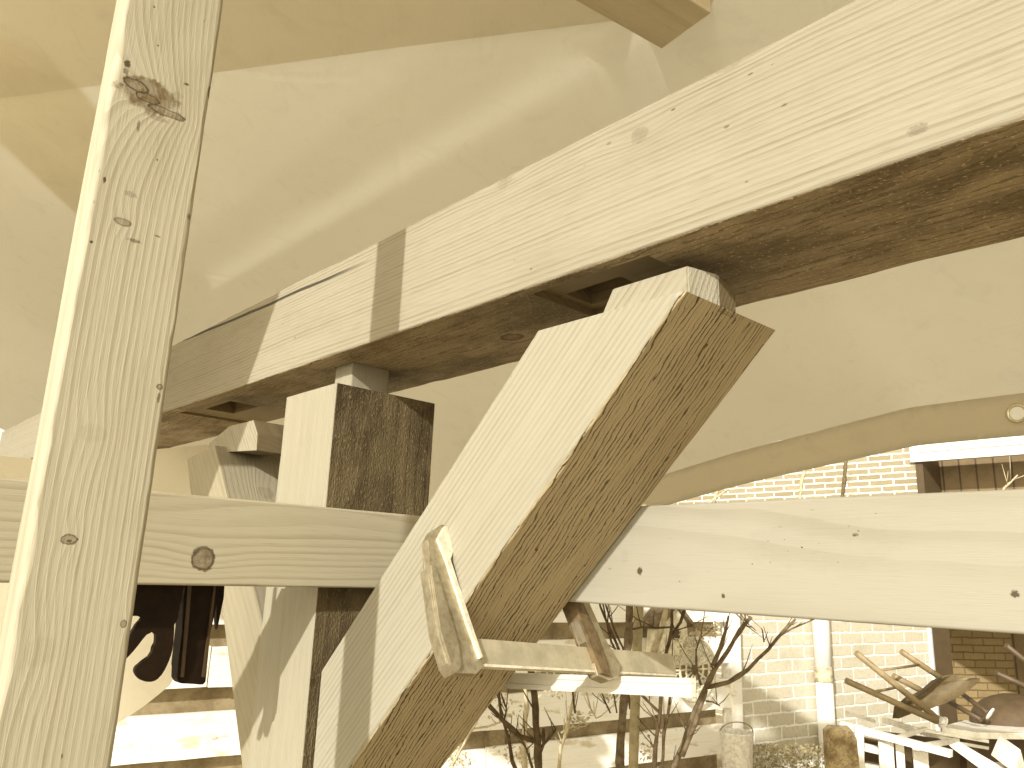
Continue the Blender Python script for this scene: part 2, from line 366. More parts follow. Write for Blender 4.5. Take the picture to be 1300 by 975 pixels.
# tenon of the brace (front face flush with the brace front, nose rounded)
bm = bmesh.new()
hp = [(.662, .757), (.512, .757), (.4945, .797), (.4945, .838), (.662, .838)]
prism(bm, [fr(a_, b_, 1.824) for a_, b_ in hp], EZ*.052)
for v in bm.verts:
    s_, t_, z_ = st(v.co)
    if z_ > 1.85:
        if s_ > .6: v.co -= E1*.030
        if t_ > .82: v.co.z -= .014
        if t_ > .79 and s_ < .5: v.co.z -= .003
bmesh.ops.bevel(bm, geom=bm.edges[:], offset=.002, segments=2, affect='EDGES')
m_ten = wood('spruce_tenon', light=(0.3, 0.275, 0.205), dark=(0.21, 0.175, 0.11), freq=160, pith=(.3, .3), late=.8, bump=.8, seed=12.)
for f_ in bm.faces:
    if f_.calc_center_median().dot(E2) > .80 and abs(f_.normal.dot(E1)) > .7: f_.material_index = 1
t2 = mobj('tenon', bm, [m_ten, m_ten_side]); 
# put its mesh in brace space so the grain runs along the brace
t2.data.transform(Mk.inverted()); t2.matrix_world = Mk; t2.parent = brace; t2.matrix_parent_inverse = brace.matrix_world.inverted()

# --- mirrored brace on the far side of the post
bm = bmesh.new(); TM = T0+.004
pp = [onT(237, 583, TM), onT(272, 565, TM), onT(288, 629, TM), onT(322, 747, TM), fr(1.4835, TM, 1.375), fr(1.4835, TM, 1.05), onT(309, 975, TM), onT(280, 746, TM), onT(242, 626, TM)]
prism(bm, pp, E2*.20, .003)
Xm = (onT(322, 747, TM)-onT(288, 629, TM)).normalized(); Ym = E2; Zm = Xm.cross(Ym).normalized()
Mm = basis(onT(288, 629, TM), Xm, Ym, Zm)
m_mir = wood('spruce_far_brace', light=(0.28, 0.25, 0.175), dark=(0.2, 0.17, 0.105), freq=90, pith=(-.4, .2), late=.55, bump=.4, seed=14., knots=[((-.02, .1, 0), (.02, .022, .03), 2., .3)])
mir = mobj('knee_brace', bm, m_mir); mir.data.transform(Mm.inverted()); mir.matrix_world = Mm
tag(mir, 'short pale brace left of the post, its stub tenon hanging clear of the beam', 'brace')
bm = bmesh.new()
TS = T0+.035
prism(bm, [onT(264, 575, TS), onT(266, 562, TS), onT(291, 541, TS), onT(292, 541, TS)+(-E1)*.13, onT(292, 541, TS)+(-E1)*.16-EZ*.035, onT(292, 541, TS)+(-E1)*.165-EZ*.075], E2*.09, .002)
for f_ in bm.faces:
    f_.normal_update()
    if abs(f_.normal.dot(E2)) < .5: f_.material_index = 1
t3 = mobj('tenon', bm, [m_ten, m_ten_side]); t3.data.transform(Mm.inverted()); t3.matrix_world = Mm; t3.parent = mir; t3.matrix_parent_inverse = mir.matrix_world.inverted()

# --- left rail (nailed against the post's right face), local X along E2, Y = away from camera (E1), Z up
RS = 1.238; RZ0, RZ1 = 1.4615, 1.600
Mr = basis(fr(RS, -.5, RZ0), E2, E1, EZ)
kr = [kn(Mr, onS(258, 710, RS), (.0185, .02, .0175), -1.2, .9), kn(Mr, onS(460, 640, RS), (.10, .03, .03), 2.0, .0), kn(Mr, onS(330, 640, RS), (.11, .03, .022), 2.6, .0)]
m_rail = wood('spruce_left_rail', light=(.40, .36, .256), dark=(0.235, 0.195, 0.12), freq=95, pith=(.03, .20), warp=.9, late=.55, knots=kr, bump=.25, seed=15., blotch=.1, fine=.2)
bm = sweep(1.62, .038, RZ1-RZ0, rnd=.003, seg=.03, wob=.001, seed=31)
railL = mobj('horizontal_board', bm, m_rail, mw=Mr)
tag(railL, 'planed horizontal board on the left, crossing the post, with one round dark-rimmed knot', 'board')
# --- right rail, clamped behind the brace
RT0 = .9345; Q0 = onT(735, 765, RT0).z; Q1 = onT(1300, 620, RT0).z
Mq = basis(fr(1.02, RT0, Q0), -E1, E2, EZ)
kq = [kn(Mq, onT(812, 725, RT0), (.0050, .01, .0062), .5, .95), kn(Mq, onT(793, 706, RT0), (.008, .02, .010), 1.4, .12), kn(Mq, onT(918, 757, RT0), (.0032, .01, .0032), .3, .95),
      kn(Mq, onT(1288, 754, RT0), (.0042, .01, .0042), .3, .95), kn(Mq, onT(1086, 679, RT0), (.004, .01, .002), .3, .6), *[kn(Mq, onT(x_, y_, RT0), (r_*.0011, .01, r_*.0008), .1, .8) for x_, y_, r_ in ((1018, 695, 1.2), (975, 687, .8), (955, 716, 1), (978, 714, .8), (1000, 700, .6), (1085, 680, 1.8), (1090, 674, 1), (1078, 668, .8), (996, 685, .7), (1064, 714, .7), (1040, 690, .5), (863, 738, 1), (900, 725, .6), (1112, 652, .8), (985, 670, .5))],
      kn(Mq, onT(1040, 690, RT0), (.10, .01, .035), .9, .06)]
m_rail2 = wood('spruce_right_rail', light=(.295, .276, .218), dark=(.225, .20, .14), freq=40, pith=(.06, .05), warp=1.2, late=.45, knots=kq, bump=.22, seed=16., blotch=.1, fine=.12, specks=.35)
bm = sweep(1.9, .04, Q1-Q0, rnd=.003, seg=.03, wob=.001, seed=41)
railR = mobj('horizontal_board', bm, m_rail2, mw=Mq)
tag(railR, 'pale smooth horizontal board on the right, clamped behind the diagonal brace, with small dark knots', 'board')

# --- stud close to the camera on the left. wide face at S=.90
SS = .900; TA, TB = .1795, .2915
Mst = basis(fr(SS, TA, .0), EZ, E2, E1)     # X up, Y along E2 (0..w), Z away (0..d)
K_ = lambda x, y, rx, ry, a_, dk: kn(Mst, onS(x, y, SS), (ry/1560., rx/1560., .014), a_, dk)
ks = [K_(190, 121, 54, 34, 4., 1.05), K_(174, 109, 22, 11, 1., .9), K_(188, 125, 22, 8, 1., .95), K_(183, 125, 5, 3, 0, 1.), K_(212, 143, 34, 8, 1., .8), K_(226, 121, 10, 7, 1., .35), K_(200, 150, 22, 6, .5, .3),
      K_(268, 118, 6, 15, 1.5, .95), K_(162, 81, 6, 9, .5, .8), K_(160, 90, 6, 6, .5, .5), K_(237, 107, 4, 3, .3, .9), K_(176, 160, 3, 12, .2, .5), K_(156, 282, 13, 7, 1.2, .68), K_(166, 247, 12, 6, .6, .25), K_(171, 306, 12, 4, .4, .5), K_(200, 300, 6, 2, .2, .6),
      K_(240, 275, 4, 6, .3, .7), K_(203, 491, 5, 5, 1.2, .95), K_(202, 505, 3, 9, .3, .45), K_(133, 228, 3, 7, .2, .8), K_(116, 307, 3, 3, .2, .8),
      K_(88, 685, 12, 8, 2.5, .8), K_(88, 687, 4, 2.5, 0, .9), K_(157, 792, 5, 6, 1.2, .8), K_(50, 828, 22, 22, 2., .12), K_(118, 550, 22, 16, 1., .12), K_(196, 9, 2, 2, .1, .9), K_(201, 58, 2, 2, .1, .9), K_(200, 203, 2, 2, .1, .9), K_(79, 960, 2, 4, .1, .6)]
m_stud = wood('spruce_stud', light=(.40, .368, .272), dark=(.27, .232, .145), freq=130, pith=(.40, .12), warp=1.0, late=.7, knots=ks, bump=.28, seed=17., specks=.5, blotch=.35, fine=.3)
m_stud.name = 'spruce_stud'
bm = sweep(2.62, TB-TA, .050, rnd=.004, seg=.015, wob=.002, seed=51, corner_wob=(.0035, .002, .002, .002))
stud = mobj('upright_stud', bm, m_stud, mw=Mst)
tag(stud, 'tall upright stud close by on the left with a big rough knot near its top', 'stud')

# --- rafter end above, and tie timber on the far left
RZ = 2.44
m_raf = wood('rafter_wood', light=(.62, .54, .38), dark=(.46, .38, .24), freq=60, late=.5, bump=.3, seed=18.)
c1 = onZ(840, 62, RZ); c2 = onZ(905, 18, RZ); c0 = onZ(722, -4, RZ)
dr = (c0-c1).normalized(); wr = (c2-c1).length; yr = EZ.cross(dr).normalized()
if (c2-c1).dot(yr) < 0: yr = -yr
Mra = basis(c1, dr, yr, EZ) if dr.cross(yr).z > 0 else basis(c1+EZ*.0, dr, yr, EZ)
bm = bmesh.new(); addbox(bm, (0, 0, 0), (.95, wr, .055), .002)
raf = mobj('rafter', bm, m_raf, mw=Mra); tag(raf, 'stub end of a flat rafter poking in at the top edge just under the tarpaulin', 'rafter')

# ------------------------------------------------------------------ tarpaulin
def tarp_mat(name, col, trans, mixf=.55):
    b = NB(name); o = b.obj()
    n1 = b.noise(o, 1.6, 3, .6, .6); n2 = b.noise(o, 2.6, 5, .62, .8); n3 = b.noise(o, 420., 2)
    cr = b.n('ShaderNodeTexVoronoi', feature='DISTANCE_TO_EDGE'); b.put(cr.inputs['Vector'], b.vec('ADD', o, b.vec('MULTIPLY', b.n('ShaderNodeTexNoise').outputs[1], (.35, .35, .35)))); cr.inputs['Scale'].default_value = 1.7
    crease = b.ramp(cr.outputs['Distance'], .03, .0)
    h = b.math('ADD', b.math('MULTIPLY', n2, .5), b.math('MULTIPLY', crease, .07)); h = b.math('ADD', h, b.math('MULTIPLY', n3, .06))
    nm = b.bump(h, .35, .02)
    c = b.mix(b.ramp(n1, .3, .7, 0, .12), col, tuple(x*.75 for x in col)); tc = b.mix(b.ramp(n1, .3, .7, 0, .12), trans, tuple(x*.8 for x in trans))
    sc_ = b.noise(b.vec('MULTIPLY', o, (9., 9., 9.)), 1.0, 6, .7, 1.5); fn = b.noise(o, 160., 3, .7)
    c = b.mix(b.ramp(sc_, .52, .72, 0, .10), c, tuple(x*.55 for x in col)); tc = b.mix(b.ramp(sc_, .50, .72, 0, .16), tc, tuple(x*.6 for x in trans)); tc = b.mix(b.ramp(fn, .45, .75, 0, .10), tc, tuple(x*.7 for x in trans))
    d = b.n('ShaderNodeBsdfDiffuse'); b.put(d.inputs[0], c); b.put(d.inputs['Normal'], nm)
    t = b.n('ShaderNodeBsdfTranslucent'); b.put(t.inputs[0], tc); b.put(t.inputs['Normal'], nm)
    g = b.n('ShaderNodeBsdfGlossy'); g.inputs['Roughness'].default_value = .5; b.put(g.inputs['Normal'], nm); g.inputs[0].default_value = (.5, .46, .34, 1)
    m1 = b.n('ShaderNodeMixShader'); m1.inputs[0].default_value = mixf; b.t.links.new(d.outputs[0], m1.inputs[1]); b.t.links.new(t.outputs[0], m1.inputs[2])
    m2 = b.n('ShaderNodeMixShader'); m2.inputs[0].default_value = .05; b.t.links.new(m1.outputs[0], m2.inputs[1]); b.t.links.new(g.outputs[0], m2.inputs[2])
    b.t.links.new(m2.outputs[0], b.out.inputs[0]); return b.m
m_tarp = tarp_mat('translucent_tarpaulin', (.68, .635, .50), (.95, .885, .72), .64)
m_hem = tarp_mat('doubled_hem', (.62, .575, .45), (.86, .795, .64), .6)
HT = 2.2
def hem_z(s):
    pts = [(-2.5, 1.80), (-1, 1.84), (0, 1.87), (.52, 1.877), (.78, 1.875), (1.3, 1.80), (1.65, 1.735), (2.3, 1.62), (4.6, 1.35)]
    for a, b_ in zip(pts, pts[1:]):
        if s <= b_[0]:
            u = max(0, (s-a[0])/(b_[0]-a[0])); return a[1]+(b_[1]-a[1])*u
    return pts[-1][1]
RZT = 2.505
def tarp_front(s): return -.03 if s > .2 else -.03 - (.2-s)*.0
def tarp_z(s, t):
    """height of the roof sheet over frame position (s, t)"""
    zh = hem_z(s)+.10
    flat = 2.475 + .42*(1.0-t)
    k = (t-1.0)/(HT-1.0)
    slope = 2.475 + (zh-2.475)*max(0, k) - .008*sin(max(0, min(1, k))*pi)
    u = max(0., min(1., (t-.8)/.5)); u = u*u*(3-2*u)
    z = flat*(1-u)+slope*u
    fade = min(1, max(0, t+.03)*3)
    z += (.008*noise.noise(Vector((s*.9, t*1.1, 2.))) + .002*noise.noise(Vector((s*2.5, t*3.0, 7.))))*fade
    ds = s-.74-(t-1.02)*.45
    if t > .95: z += .016*math.exp(-(ds/.035)**2)*min(1, (t-.95)*6)*max(0, 1-(t-.95)/.8) - .012*math.exp(-((ds-.1)/.05)**2)*max(0, 1-(t-.95)/.8)
    if s > 2.6: z -= (s-2.6)**1.6*.16
    return z
def tarp_pt(s, v):
    t = -.03+(HT+.03)*v/2.0
    return fr(s, t, tarp_z(s, t))
bm = bmesh.new(); NSg, NV = 200, 120; g = []
for i in range(NSg+1):
    s = -2.5 + 7.1*i/NSg
    g.append([bm.verts.new(tarp_pt(s, 2.0*j/NV)) for j in range(NV+1)])
for i in range(NSg):
    for j in range(NV): f = bm.faces.new((g[i][j], g[i+1][j], g[i+1][j+1], g[i][j+1])); f.smooth = True
tarp = mobj('tarpaulin', bm, m_tarp)
tag(tarp, 'large pale translucent tarpaulin stretched overhead as a roof, sloping down behind the beam', 'tarpaulin')
bm = bmesh.new(); g = []
for i in range(NSg+1):
    s = -2.5 + 7.1*i/NSg; p = tarp_pt(s, 2.0); row = []
    for k in range(5):
        u = k/4; q = p + E2*(.012*u+.004*noise.noise(Vector((s*3, u, 0)))) - EZ*(.105*u); row.append(bm.verts.new(q))
    g.append(row)
for i in range(NSg):
    for j in range(4): f = bm.faces.new((g[i][j], g[i+1][j], g[i+1][j+1], g[i][j+1])); f.smooth = True
r_ = bmesh.ops.solidify(bm, geom=bm.faces[:], thickness=.003)
hem = mobj('hem', bm, m_hem, parent=tarp)
ey = onT(1292, 525, HT); 
m_brass = plain('eyelet_metal', (.62, .55, .36), .35, .8, 60, .3)
def torus(bm, c, n, R, r, seg=28, ms=8):
    a = n.cross(EZ).normalized(); b_ = n.cross(a).normalized(); rings = []
    for i in range(seg):
        th = 2*pi*i/seg; d = a*cos(th)+b_*sin(th)
        rings.append([bm.verts.new(c + d*(R+r*cos(2*pi*k/ms)) + n*(r*.6*sin(2*pi*k/ms))) for k in range(ms)])
    for i in range(seg):
        for k in range(ms):
            f = bm.faces.new((rings[i][k], rings[(i+1) % seg][k], rings[(i+1) % seg][(k+1) % ms], rings[i][(k+1) % ms])); f.smooth = True
bm = bmesh.new(); torus(bm, ey-E2*.004, -E2, .021, .0045); eo = mobj('eyelet', bm, m_brass, parent=tarp)
# the light that shows through the eyelet: a pale disc of the bright board behind it
m_white = plain('white_paint', (.80, .79, .74), .5, 0, 12, .08)
bm = bmesh.new()
prism(bm, [ey-E2*.0045+.017*(E1*cos(a)+EZ*sin(a)) for a in [2*pi*k/24 for k in range(24)]], E2*.001)
hole = mobj('eyelet_disc', bm, m_white, parent=tarp)

bm = bmesh.new(); g = []  # unseen strip added along the front edge to shade the hem
for i in range(121):
    s = -2.5+7.1*i/120; zt_ = tarp_z(s, -.03); r0 = []
    for k in range(9):
        u = k/8; r0.append(bm.verts.new(fr(s, -.03-.03*u+.02*u*noise.noise(Vector((s*2.5, u, 3))), zt_+(2.77-zt_)*u)))
    g.append(r0)
for i in range(120):
    for k in range(8): bm.faces.new((g[i][k], g[i+1][k], g[i+1][k+1], g[i][k+1])).smooth = True
mobj('shade_valance', bm, m_tarp, parent=tarp)
# second tarpaulin lying over the first (darker, doubled area)
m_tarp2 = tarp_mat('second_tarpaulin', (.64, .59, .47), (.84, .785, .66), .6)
def lay(name, pix, dz, label, mat=m_tarp2, Z=2.53):
    """a sheet in contact with the roof sheet, following its shape"""
    pts = []
    for i, (x, y) in enumerate(pix):
        x2, y2 = pix[(i+1) % len(pix)]
        for k in range(8):
            xx, yy = x+(x2-x)*k/8, y+(y2-y)*k/8; zz = Z
            for _ in range(10): q = onZ(xx, yy, zz); s_, t_, _z = st(q); zz = tarp_z(s_, t_)+dz
            pts.append(q)
    bm = bmesh.new()
    f = bm.faces.new([bm.verts.new(p) for p in pts])
    bmesh.ops.triangulate(bm, faces=[f])
    for _ in range(9):
        es = [e for e in bm.edges if e.calc_length() > .06]
        if not es: break
        bmesh.ops.subdivide_edges(bm, edges=es, cuts=1); bmesh.ops.triangulate(bm, faces=[q for q in bm.faces if len(q.verts) > 3])
    for v in bm.verts:
        s_, t_, z_ = st(v.co); v.co.z = tarp_z(s_, t_)+dz
    for q in bm.faces: q.smooth = True
    o = mobj(name, bm, mat); tag(o, label, 'tarpaulin'); return o
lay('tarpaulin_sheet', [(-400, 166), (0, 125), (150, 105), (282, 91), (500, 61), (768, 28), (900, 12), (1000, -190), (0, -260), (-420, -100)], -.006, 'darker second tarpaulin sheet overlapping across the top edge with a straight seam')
lay('shadow_strip', [(-250, -40), (0, 178), (105, 277), (212, 365), (216, 345), (150, 170), (60, 60)], +.006, 'narrow extra strip drawing a pole shadow diagonally across the tarpaulin behind the tall stud')  # extra layer added where a pole shadow crosses the roof sheet
# unseen sheet added at front left so its edge shades the beam end
bm = bmesh.new(); g = []
for i in range(41):
    z = 2.80 - .85*i/40; sm = 1.215+max(0, 2.50-z)*.60; row = []
    for j in range(31):
        s = sm + (3.2-sm)*j/30; row.append(bm.verts.new(fr(s, -.10-.05*(2.5-z)+.03*noise.noise(Vector((s*3, z*.6, 0))), z)))
    g.append(row)
for i in range(40):
    for j in range(30): f = bm.faces.new((g[i][j], g[i+1][j], g[i+1][j+1], g[i][j+1])); f.smooth = True
cur = mobj('shade_curtain', bm, m_tarp); tag(cur, 'unseen sheet added at the front left to shade the far end of the beam', 'tarpaulin')
# flap hanging under the beam behind the left boards, slanting lower edge
FS = 2.45
bm = bmesh.new(); px = [(-120, 560), (60, 585), (300, 560), (300, 650), (262, 700), (246, 745), (241, 800), (228, 840), (213, 868), (180, 893), (140, 921), (60, 965), (-120, 1040)]
f = bm.faces.new([bm.verts.new(onS(x, y, FS)) for x, y in px]); bmesh.ops.triangulate(bm, faces=[f])
for _ in range(9):
    es = [e for e in bm.edges if e.calc_length() > .05]
    if not es: break
    bmesh.ops.subdivide_edges(bm, edges=es, cuts=1); bmesh.ops.triangulate(bm, faces=[q for q in bm.faces if len(q.verts) > 3])
for v in bm.verts:
    s_, t_, z_ = st(v.co); v.co = fr(s_+.035*sin(t_*9+z_*3)+.02*noise.noise(Vector((t_*4, z_*3, 1))), t_, min(z_, Z0-.004))
for q in bm.faces: q.smooth = True
fl = mobj('tarpaulin_flap', bm, m_tarp); tag(fl, 'pale tarpaulin flap hanging behind the saw with a slanting lower edge', 'tarpaulin')

# ------------------------------------------------------------------ clamp
c_p0 = onT(590, 850, .706); c_p1 = onT(556, 690, .706); c_p2 = onT(770, 862, 1.0)
bx = (c_p2-c_p0).normalized(); nn = bx.cross((c_p1-c_p0)).normalized(); 
if nn.dot(CAM-c_p0) < 0: nn = -nn
by = nn.cross(bx).normalized()
Mc = basis(c_p0, bx, nn, by)
def cp(x, y): return onN(x, y, nn, c_p0)
m_cast = plain('worn_cast_iron', (.40, .355, .25), .38, .65, 90, .35, .4, .001, dark=(.20, .155, .085))
m_steel = plain('dull_steel_bar', (.50, .45, .32), .42, .35, 22, .25, .12, .001)
m_bright = plain('bright_edge', (.75, .70, .55), .4, .2, 80, .3, .2)
clamp = empty('bar_clamp', c_p0, Mc); tag(clamp, 'worn steel bar clamp gripping the diagonal brace, its two jaws pointing up', 'clamp')
def cpart(name, px, th, off=0., mat=None, bev=.0012, par=clamp):
    bm = bmesh.new(); prism(bm, [cp(*p) + nn*(off-th/2) for p in px], nn*th, bev)
    o = mobj(name, bm, mat); o.data.transform(Mc.inverted()); o.matrix_world = Mc; o.parent = par; o.matrix_parent_inverse = par.matrix_world.inverted(); return o
cpart('bar', [(598, 811), (851, 831), (857, 857), (606, 843)], .007, 0., m_steel, .0006)
cpart('bar_lip', [(606, 843.5), (857, 857.5), (857, 860), (606, 847.5)], .010, 0., m_bright, .0006)  # lit lower edge of the bar put in as a paler strip
jaw = cpart('fixed_jaw', [(557, 668), (563, 670), (572, 704), (567, 716), (578, 760), (592, 793), (608, 838), (609, 850), (600, 858), (573, 857), (563, 845), (551, 805), (540, 735), (543, 718), (539, 688), (545, 676)], .016, 0, m_cast, .002)
cpart('rib', [(558, 672), (562, 674), (570, 702), (564, 714), (590, 792), (606, 838), (602, 840), (586, 795), (560, 716), (549, 688)], .026, .0, m_bright, .0012, jaw)
cpart('rib', [(540, 722), (545, 720), (575, 820), (578, 850), (572, 858), (565, 848), (552, 806)], .026, .0, m_cast, .0012, jaw)
bm = bmesh.new(); torus(bm, cp(540, 719)+nn*.009, nn, .004, .0022, 14, 6); mobj('pin', bm, m_cast, parent=jaw)
sj = cpart('sliding_jaw', [(700, 700), (716, 696), (745, 772), (763, 815), (784, 847), (781, 862), (768, 866), (754, 860), (749, 838), (733, 800)], .018, .0, m_cast, .002)
cpart('rib', [(698, 702), (706, 699), (733, 770), (752, 812), (764, 846), (768, 862), (756, 858), (748, 838), (736, 806), (720, 765)], .028, .0, plain('dark_cast', (.20, .14, .07), .6, .3, 60, .5, .4), .0012, sj)
bm = bmesh.new(); tube(bm, [cp(766, 858)+nn*.014, cp(766, 858)-nn*.014], .0075, 14); mobj('roller', bm, m_cast, parent=sj)
# ------------------------------------------------------------------ aluminium straightedge resting behind
a0 = onT(560, 861, 1.035); a1 = onT(877, 874, 1.035); ax = (a1-a0).normalized(); az_ = EZ - ax*EZ.dot(ax); az_.normalize(); ay = az_.cross(ax)
Ma = basis(a0, ax, ay, az_)
m_alu = plain('white_aluminium', (.82, .79, .68), .35, .15, 15, .1, .05)
bm = bmesh.new(); L = (a1-a0).length
for lo, hi in (((0, 0, -.013), (L, .012, -.0045)), ((0, .003, -.0045), (L, .010, .006)), ((0, 0, .006), (L, .012, .014))): addbox(bm, lo, hi, .0007)
alu = mobj('straightedge', bm, m_alu, mw=Ma); tag(alu, 'long white aluminium straightedge lying level just below the clamp bar', 'straightedge')

# ------------------------------------------------------------------ tools hanging behind the left board
m_black = plain('black_plastic', (.016, .008, .003), .6, 0, 40, .4, .2, spec=.15)
SH = 1.30
def hang(name, px, th, mat, label, cat, S=SH, hole=None, bev=.003, parent=None):
    bm = bmesh.new(); P = [onS(x, y, S) for x, y in px]; prism(bm, P, E1*th, bev)
    o = mobj(name, bm, mat, parent=parent)
    if label: tag(o, label, cat)
    return o
saw = empty('hand_saw', onS(190, 730, SH)); tag(saw, 'dark handled hand saw hanging behind the left board', 'saw')
def smooth(pts, n=5):
    out = []; m = len(pts)
    for i in range(m):
        p0, p1, p2, p3 = pts[(i-1) % m], pts[i], pts[(i+1) % m], pts[(i+2) % m]
        for k in range(n):
            t = k/n; out.append(tuple(.5*((2*p1[a])+(-p0[a]+p2[a])*t+(2*p0[a]-5*p1[a]+4*p2[a]-p3[a])*t*t+(-p0[a]+3*p1[a]-3*p2[a]+p3[a])*t*t*t) for a in (0, 1)))
    return out
upper = [(120, 700), (235, 700), (233, 742), (231, 757), (229, 768), (226, 775), (227, 785), (222, 789), (221, 805), (219, 825), (212, 845), (201, 862), (189, 866), (177, 862), (171, 853), (174, 845), (186, 838), (196, 822), (198, 806), (195, 800), (186, 806), (170, 826), (155, 841), (140, 848), (128, 850), (120, 842), (130, 832), (152, 826), (161, 812), (169, 800), (175, 790), (183, 783), (170, 782), (150, 782), (125, 780), (112, 760)]
def hsm(px): return smooth([px[0], px[1]] + px[2:], 3)
handle = hang('handle', hsm(upper), .010, m_black, None, None, parent=None, bev=.002)
mw = handle.matrix_world.copy(); handle.parent = saw; handle.matrix_parent_inverse = saw.matrix_world.inverted()
blade = hang('blade', [(125, 690), (150, 690), (128, 560+130), (60, 640), (-60, 660), (-60, 690), (110, 740)], .001, m_steel, None, None, S=SH+.01, bev=0)
blade.parent = saw; blade.matrix_parent_inverse = saw.matrix_world.inverted()
bar = empty('spirit_level', onS(255, 800, 1.33)); tag(bar, 'dark flat bar with rounded edges hanging beside the saw handle', 'spirit level')
bb = hang('body', [(238, 690), (288, 690), (280, 745), (268, 800), (262, 866), (258, 870), (252, 869), (229, 868), (225, 862), (226, 845), (231, 800)], .03, m_black, None, None, S=1.32, bev=.004)
bb.parent = bar; bb.matrix_parent_inverse = bar.matrix_world.inverted()
b2 = hang('edge_strip', [(243, 700), (247, 700), (239, 800), (234, 860), (230, 860), (235, 800)], .006, plain('worn_dark_edge', (.07, .042, .018), .4), None, None, S=1.315, bev=.001)
b2.parent = bar; b2.matrix_parent_inverse = bar.matrix_world.inverted()
b3 = hang('edge_strip', [(277, 700), (279.5, 700), (268, 800), (261, 860), (257, 860), (265, 800)], .006, plain('worn_dark_edge', (.07, .042, .018), .4), None, None, S=1.315, bev=.001)
b3.parent = bar; b3.matrix_parent_inverse = bar.matrix_world.inverted()
hang('wooden_wedge', [(283, 700), (288, 700), (284, 760), (276, 800), (275, 790), (275, 745)], .012, m_black, 'thin dark pointed wedge hanging at the right of the flat bar', 'wedge', S=1.38, bev=.001)
cross = hang('hanging_bracket', [(200, 756), (245, 756), (245, 764), (200, 764)], .012, m_black, 'short dark bracket joining saw and flat bar under the board', 'bracket', S=1.345, bev=.001)

# ------------------------------------------------------------------ ground and far walls
def ground_mat():
    b = NB('trodden_earth'); o = b.obj(); a = b.noise(o, 1.2, 6, .65); c = b.noise(o, 14., 5, .7)
    col = b.mix(b.ramp(a, .35, .65), (.30, .24, .14), (.42, .36, .24)); col = b.mix(b.ramp(c, .5, .75, 0, .6), col, (.18, .13, .07))
    b.principled(col, .9, b.bump(c, .8, .03)); return b.m
bm = bmesh.new(); R_ = 180
bmesh.ops.create_grid(bm, x_segments=60, y_segments=60, size=R_)
gr = mobj('ground', bm, ground_mat()); tag(gr, kind='structure')

WAZ = radians(57.19); WX = Vector((sin(WAZ), cos(WAZ), 0)); WN = Vector((-cos(WAZ), sin(WAZ), 0)); WD = 3.2   # WN points away from the camera
def onW(x, y, D=WD): return onN(x, y, WN, WN*D)
def wf(u, D, z): return WX*u + WN*D + EZ*z
def brick_mat(name, c1, c2, mortar, bw_, bh, sm=.012, bump=.6):
    b = NB(name); o = b.obj(); t = b.n('ShaderNodeTexBrick'); dn = b.n('ShaderNodeTexNoise'); dn.inputs['Scale'].default_value = 14.; b.put(dn.inputs['Vector'], o)
    v = b.vec('ADD', o, b.vec('MULTIPLY', b.vec('SUBTRACT', dn.outputs[1], (.5, .5, .5)), (.016, .016, .016)))
    b.put(t.inputs['Vector'], v); t.inputs['Scale'].default_value = 1.; t.inputs['Brick Width'].default_value = bw_; t.inputs['Row Height'].default_value = bh; t.inputs['Mortar Size'].default_value = sm
    t.inputs['Mortar Smooth'].default_value = .3; t.inputs['Color1'].default_value = c4(c1); t.inputs['Color2'].default_value = c4(c2); t.inputs['Mortar'].default_value = c4(mortar); t.inputs['Bias'].default_value = 0.
    n = b.noise(o, 45., 5, .7); n2 = b.noise(o, 3., 4, .6)
    col = b.mix(b.ramp(n, .45, .72, 0, .4), t.outputs[0], tuple(c*.55 for c in c1)); col = b.mix(b.ramp(n2, .5, .72, 0, .3), col, tuple(c*.6 for c in c2))
    h = b.math('ADD', b.math('MULTIPLY', t.outputs['Fac'], -1.), b.math('MULTIPLY', n, .5))
    b.principled(col, .85, b.bump(h, bump, .012)); return b.m
# texture space: object X along wall, object Y up -> build walls in XY and stand them up
def wall(name, u0, u1, z0, z1, D, mat, label, cat, th=.12, dirx=WX, nrm=WN, cx=None):
    o0 = wf(u0, D, z0) if cx is None else cx
    M = basis(o0, dirx, EZ, dirx.cross(EZ))
    s_ = 1 if dirx.cross(EZ).dot(nrm) > 0 else -1
    bm = bmesh.new(); addbox(bm, (0, 0, 0 if s_ > 0 else -th), (u1-u0, z1-z0, th if s_ > 0 else 0))
    o = mobj(name, bm, mat, mw=M)
    if label: tag(o, label, cat)
    return o
m_brick = brick_mat('pale_brick', (.64, .60, .475), (.58, .53, .40), (.90, .88, .80), .245, .0745, .007)
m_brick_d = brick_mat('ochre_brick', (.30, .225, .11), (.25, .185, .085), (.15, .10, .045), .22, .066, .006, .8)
m_brick_far = brick_mat('far_brick', (.34, .295, .195), (.27, .225, .135), (.80, .77, .66), .24, .064, .010)
uL = onW(937, 880).dot(WX); uR = onW(1181, 840).dot(WX); uP = onW(1187, 840).dot(WX)
wall('brick_wall', uL, uR, 0, 1.78, WD, m_brick, 'pale sunlit brick wall behind the drainpipe on the right', 'wall')
wall('white_corner_trim', uR+.002, uP+.0, 0, 1.80, WD-.02, m_white, 'narrow white trim board at the right corner of the pale brick wall', 'trim', .16)
m_dk = plain('brown_frame', (.085, .057, .027), .6, 0, 12, .2)
RD = .95
uF0 = onW(1187, 840, WD+.02).dot(WX); uF1 = onW(1207, 840, WD+RD-.05).dot(WX)
bm = bmesh.new(); f0 = at(1187.5, 840, 5.45); f1 = at(1209, 840, 5.5); prism(bm, [Vector((f0.x, f0.y, 0)), Vector((f1.x, f1.y, 0)), Vector((f1.x, f1.y, 1.786)), Vector((f0.x, f0.y, 1.786))], Vector((.05, .12, 0)), .004)
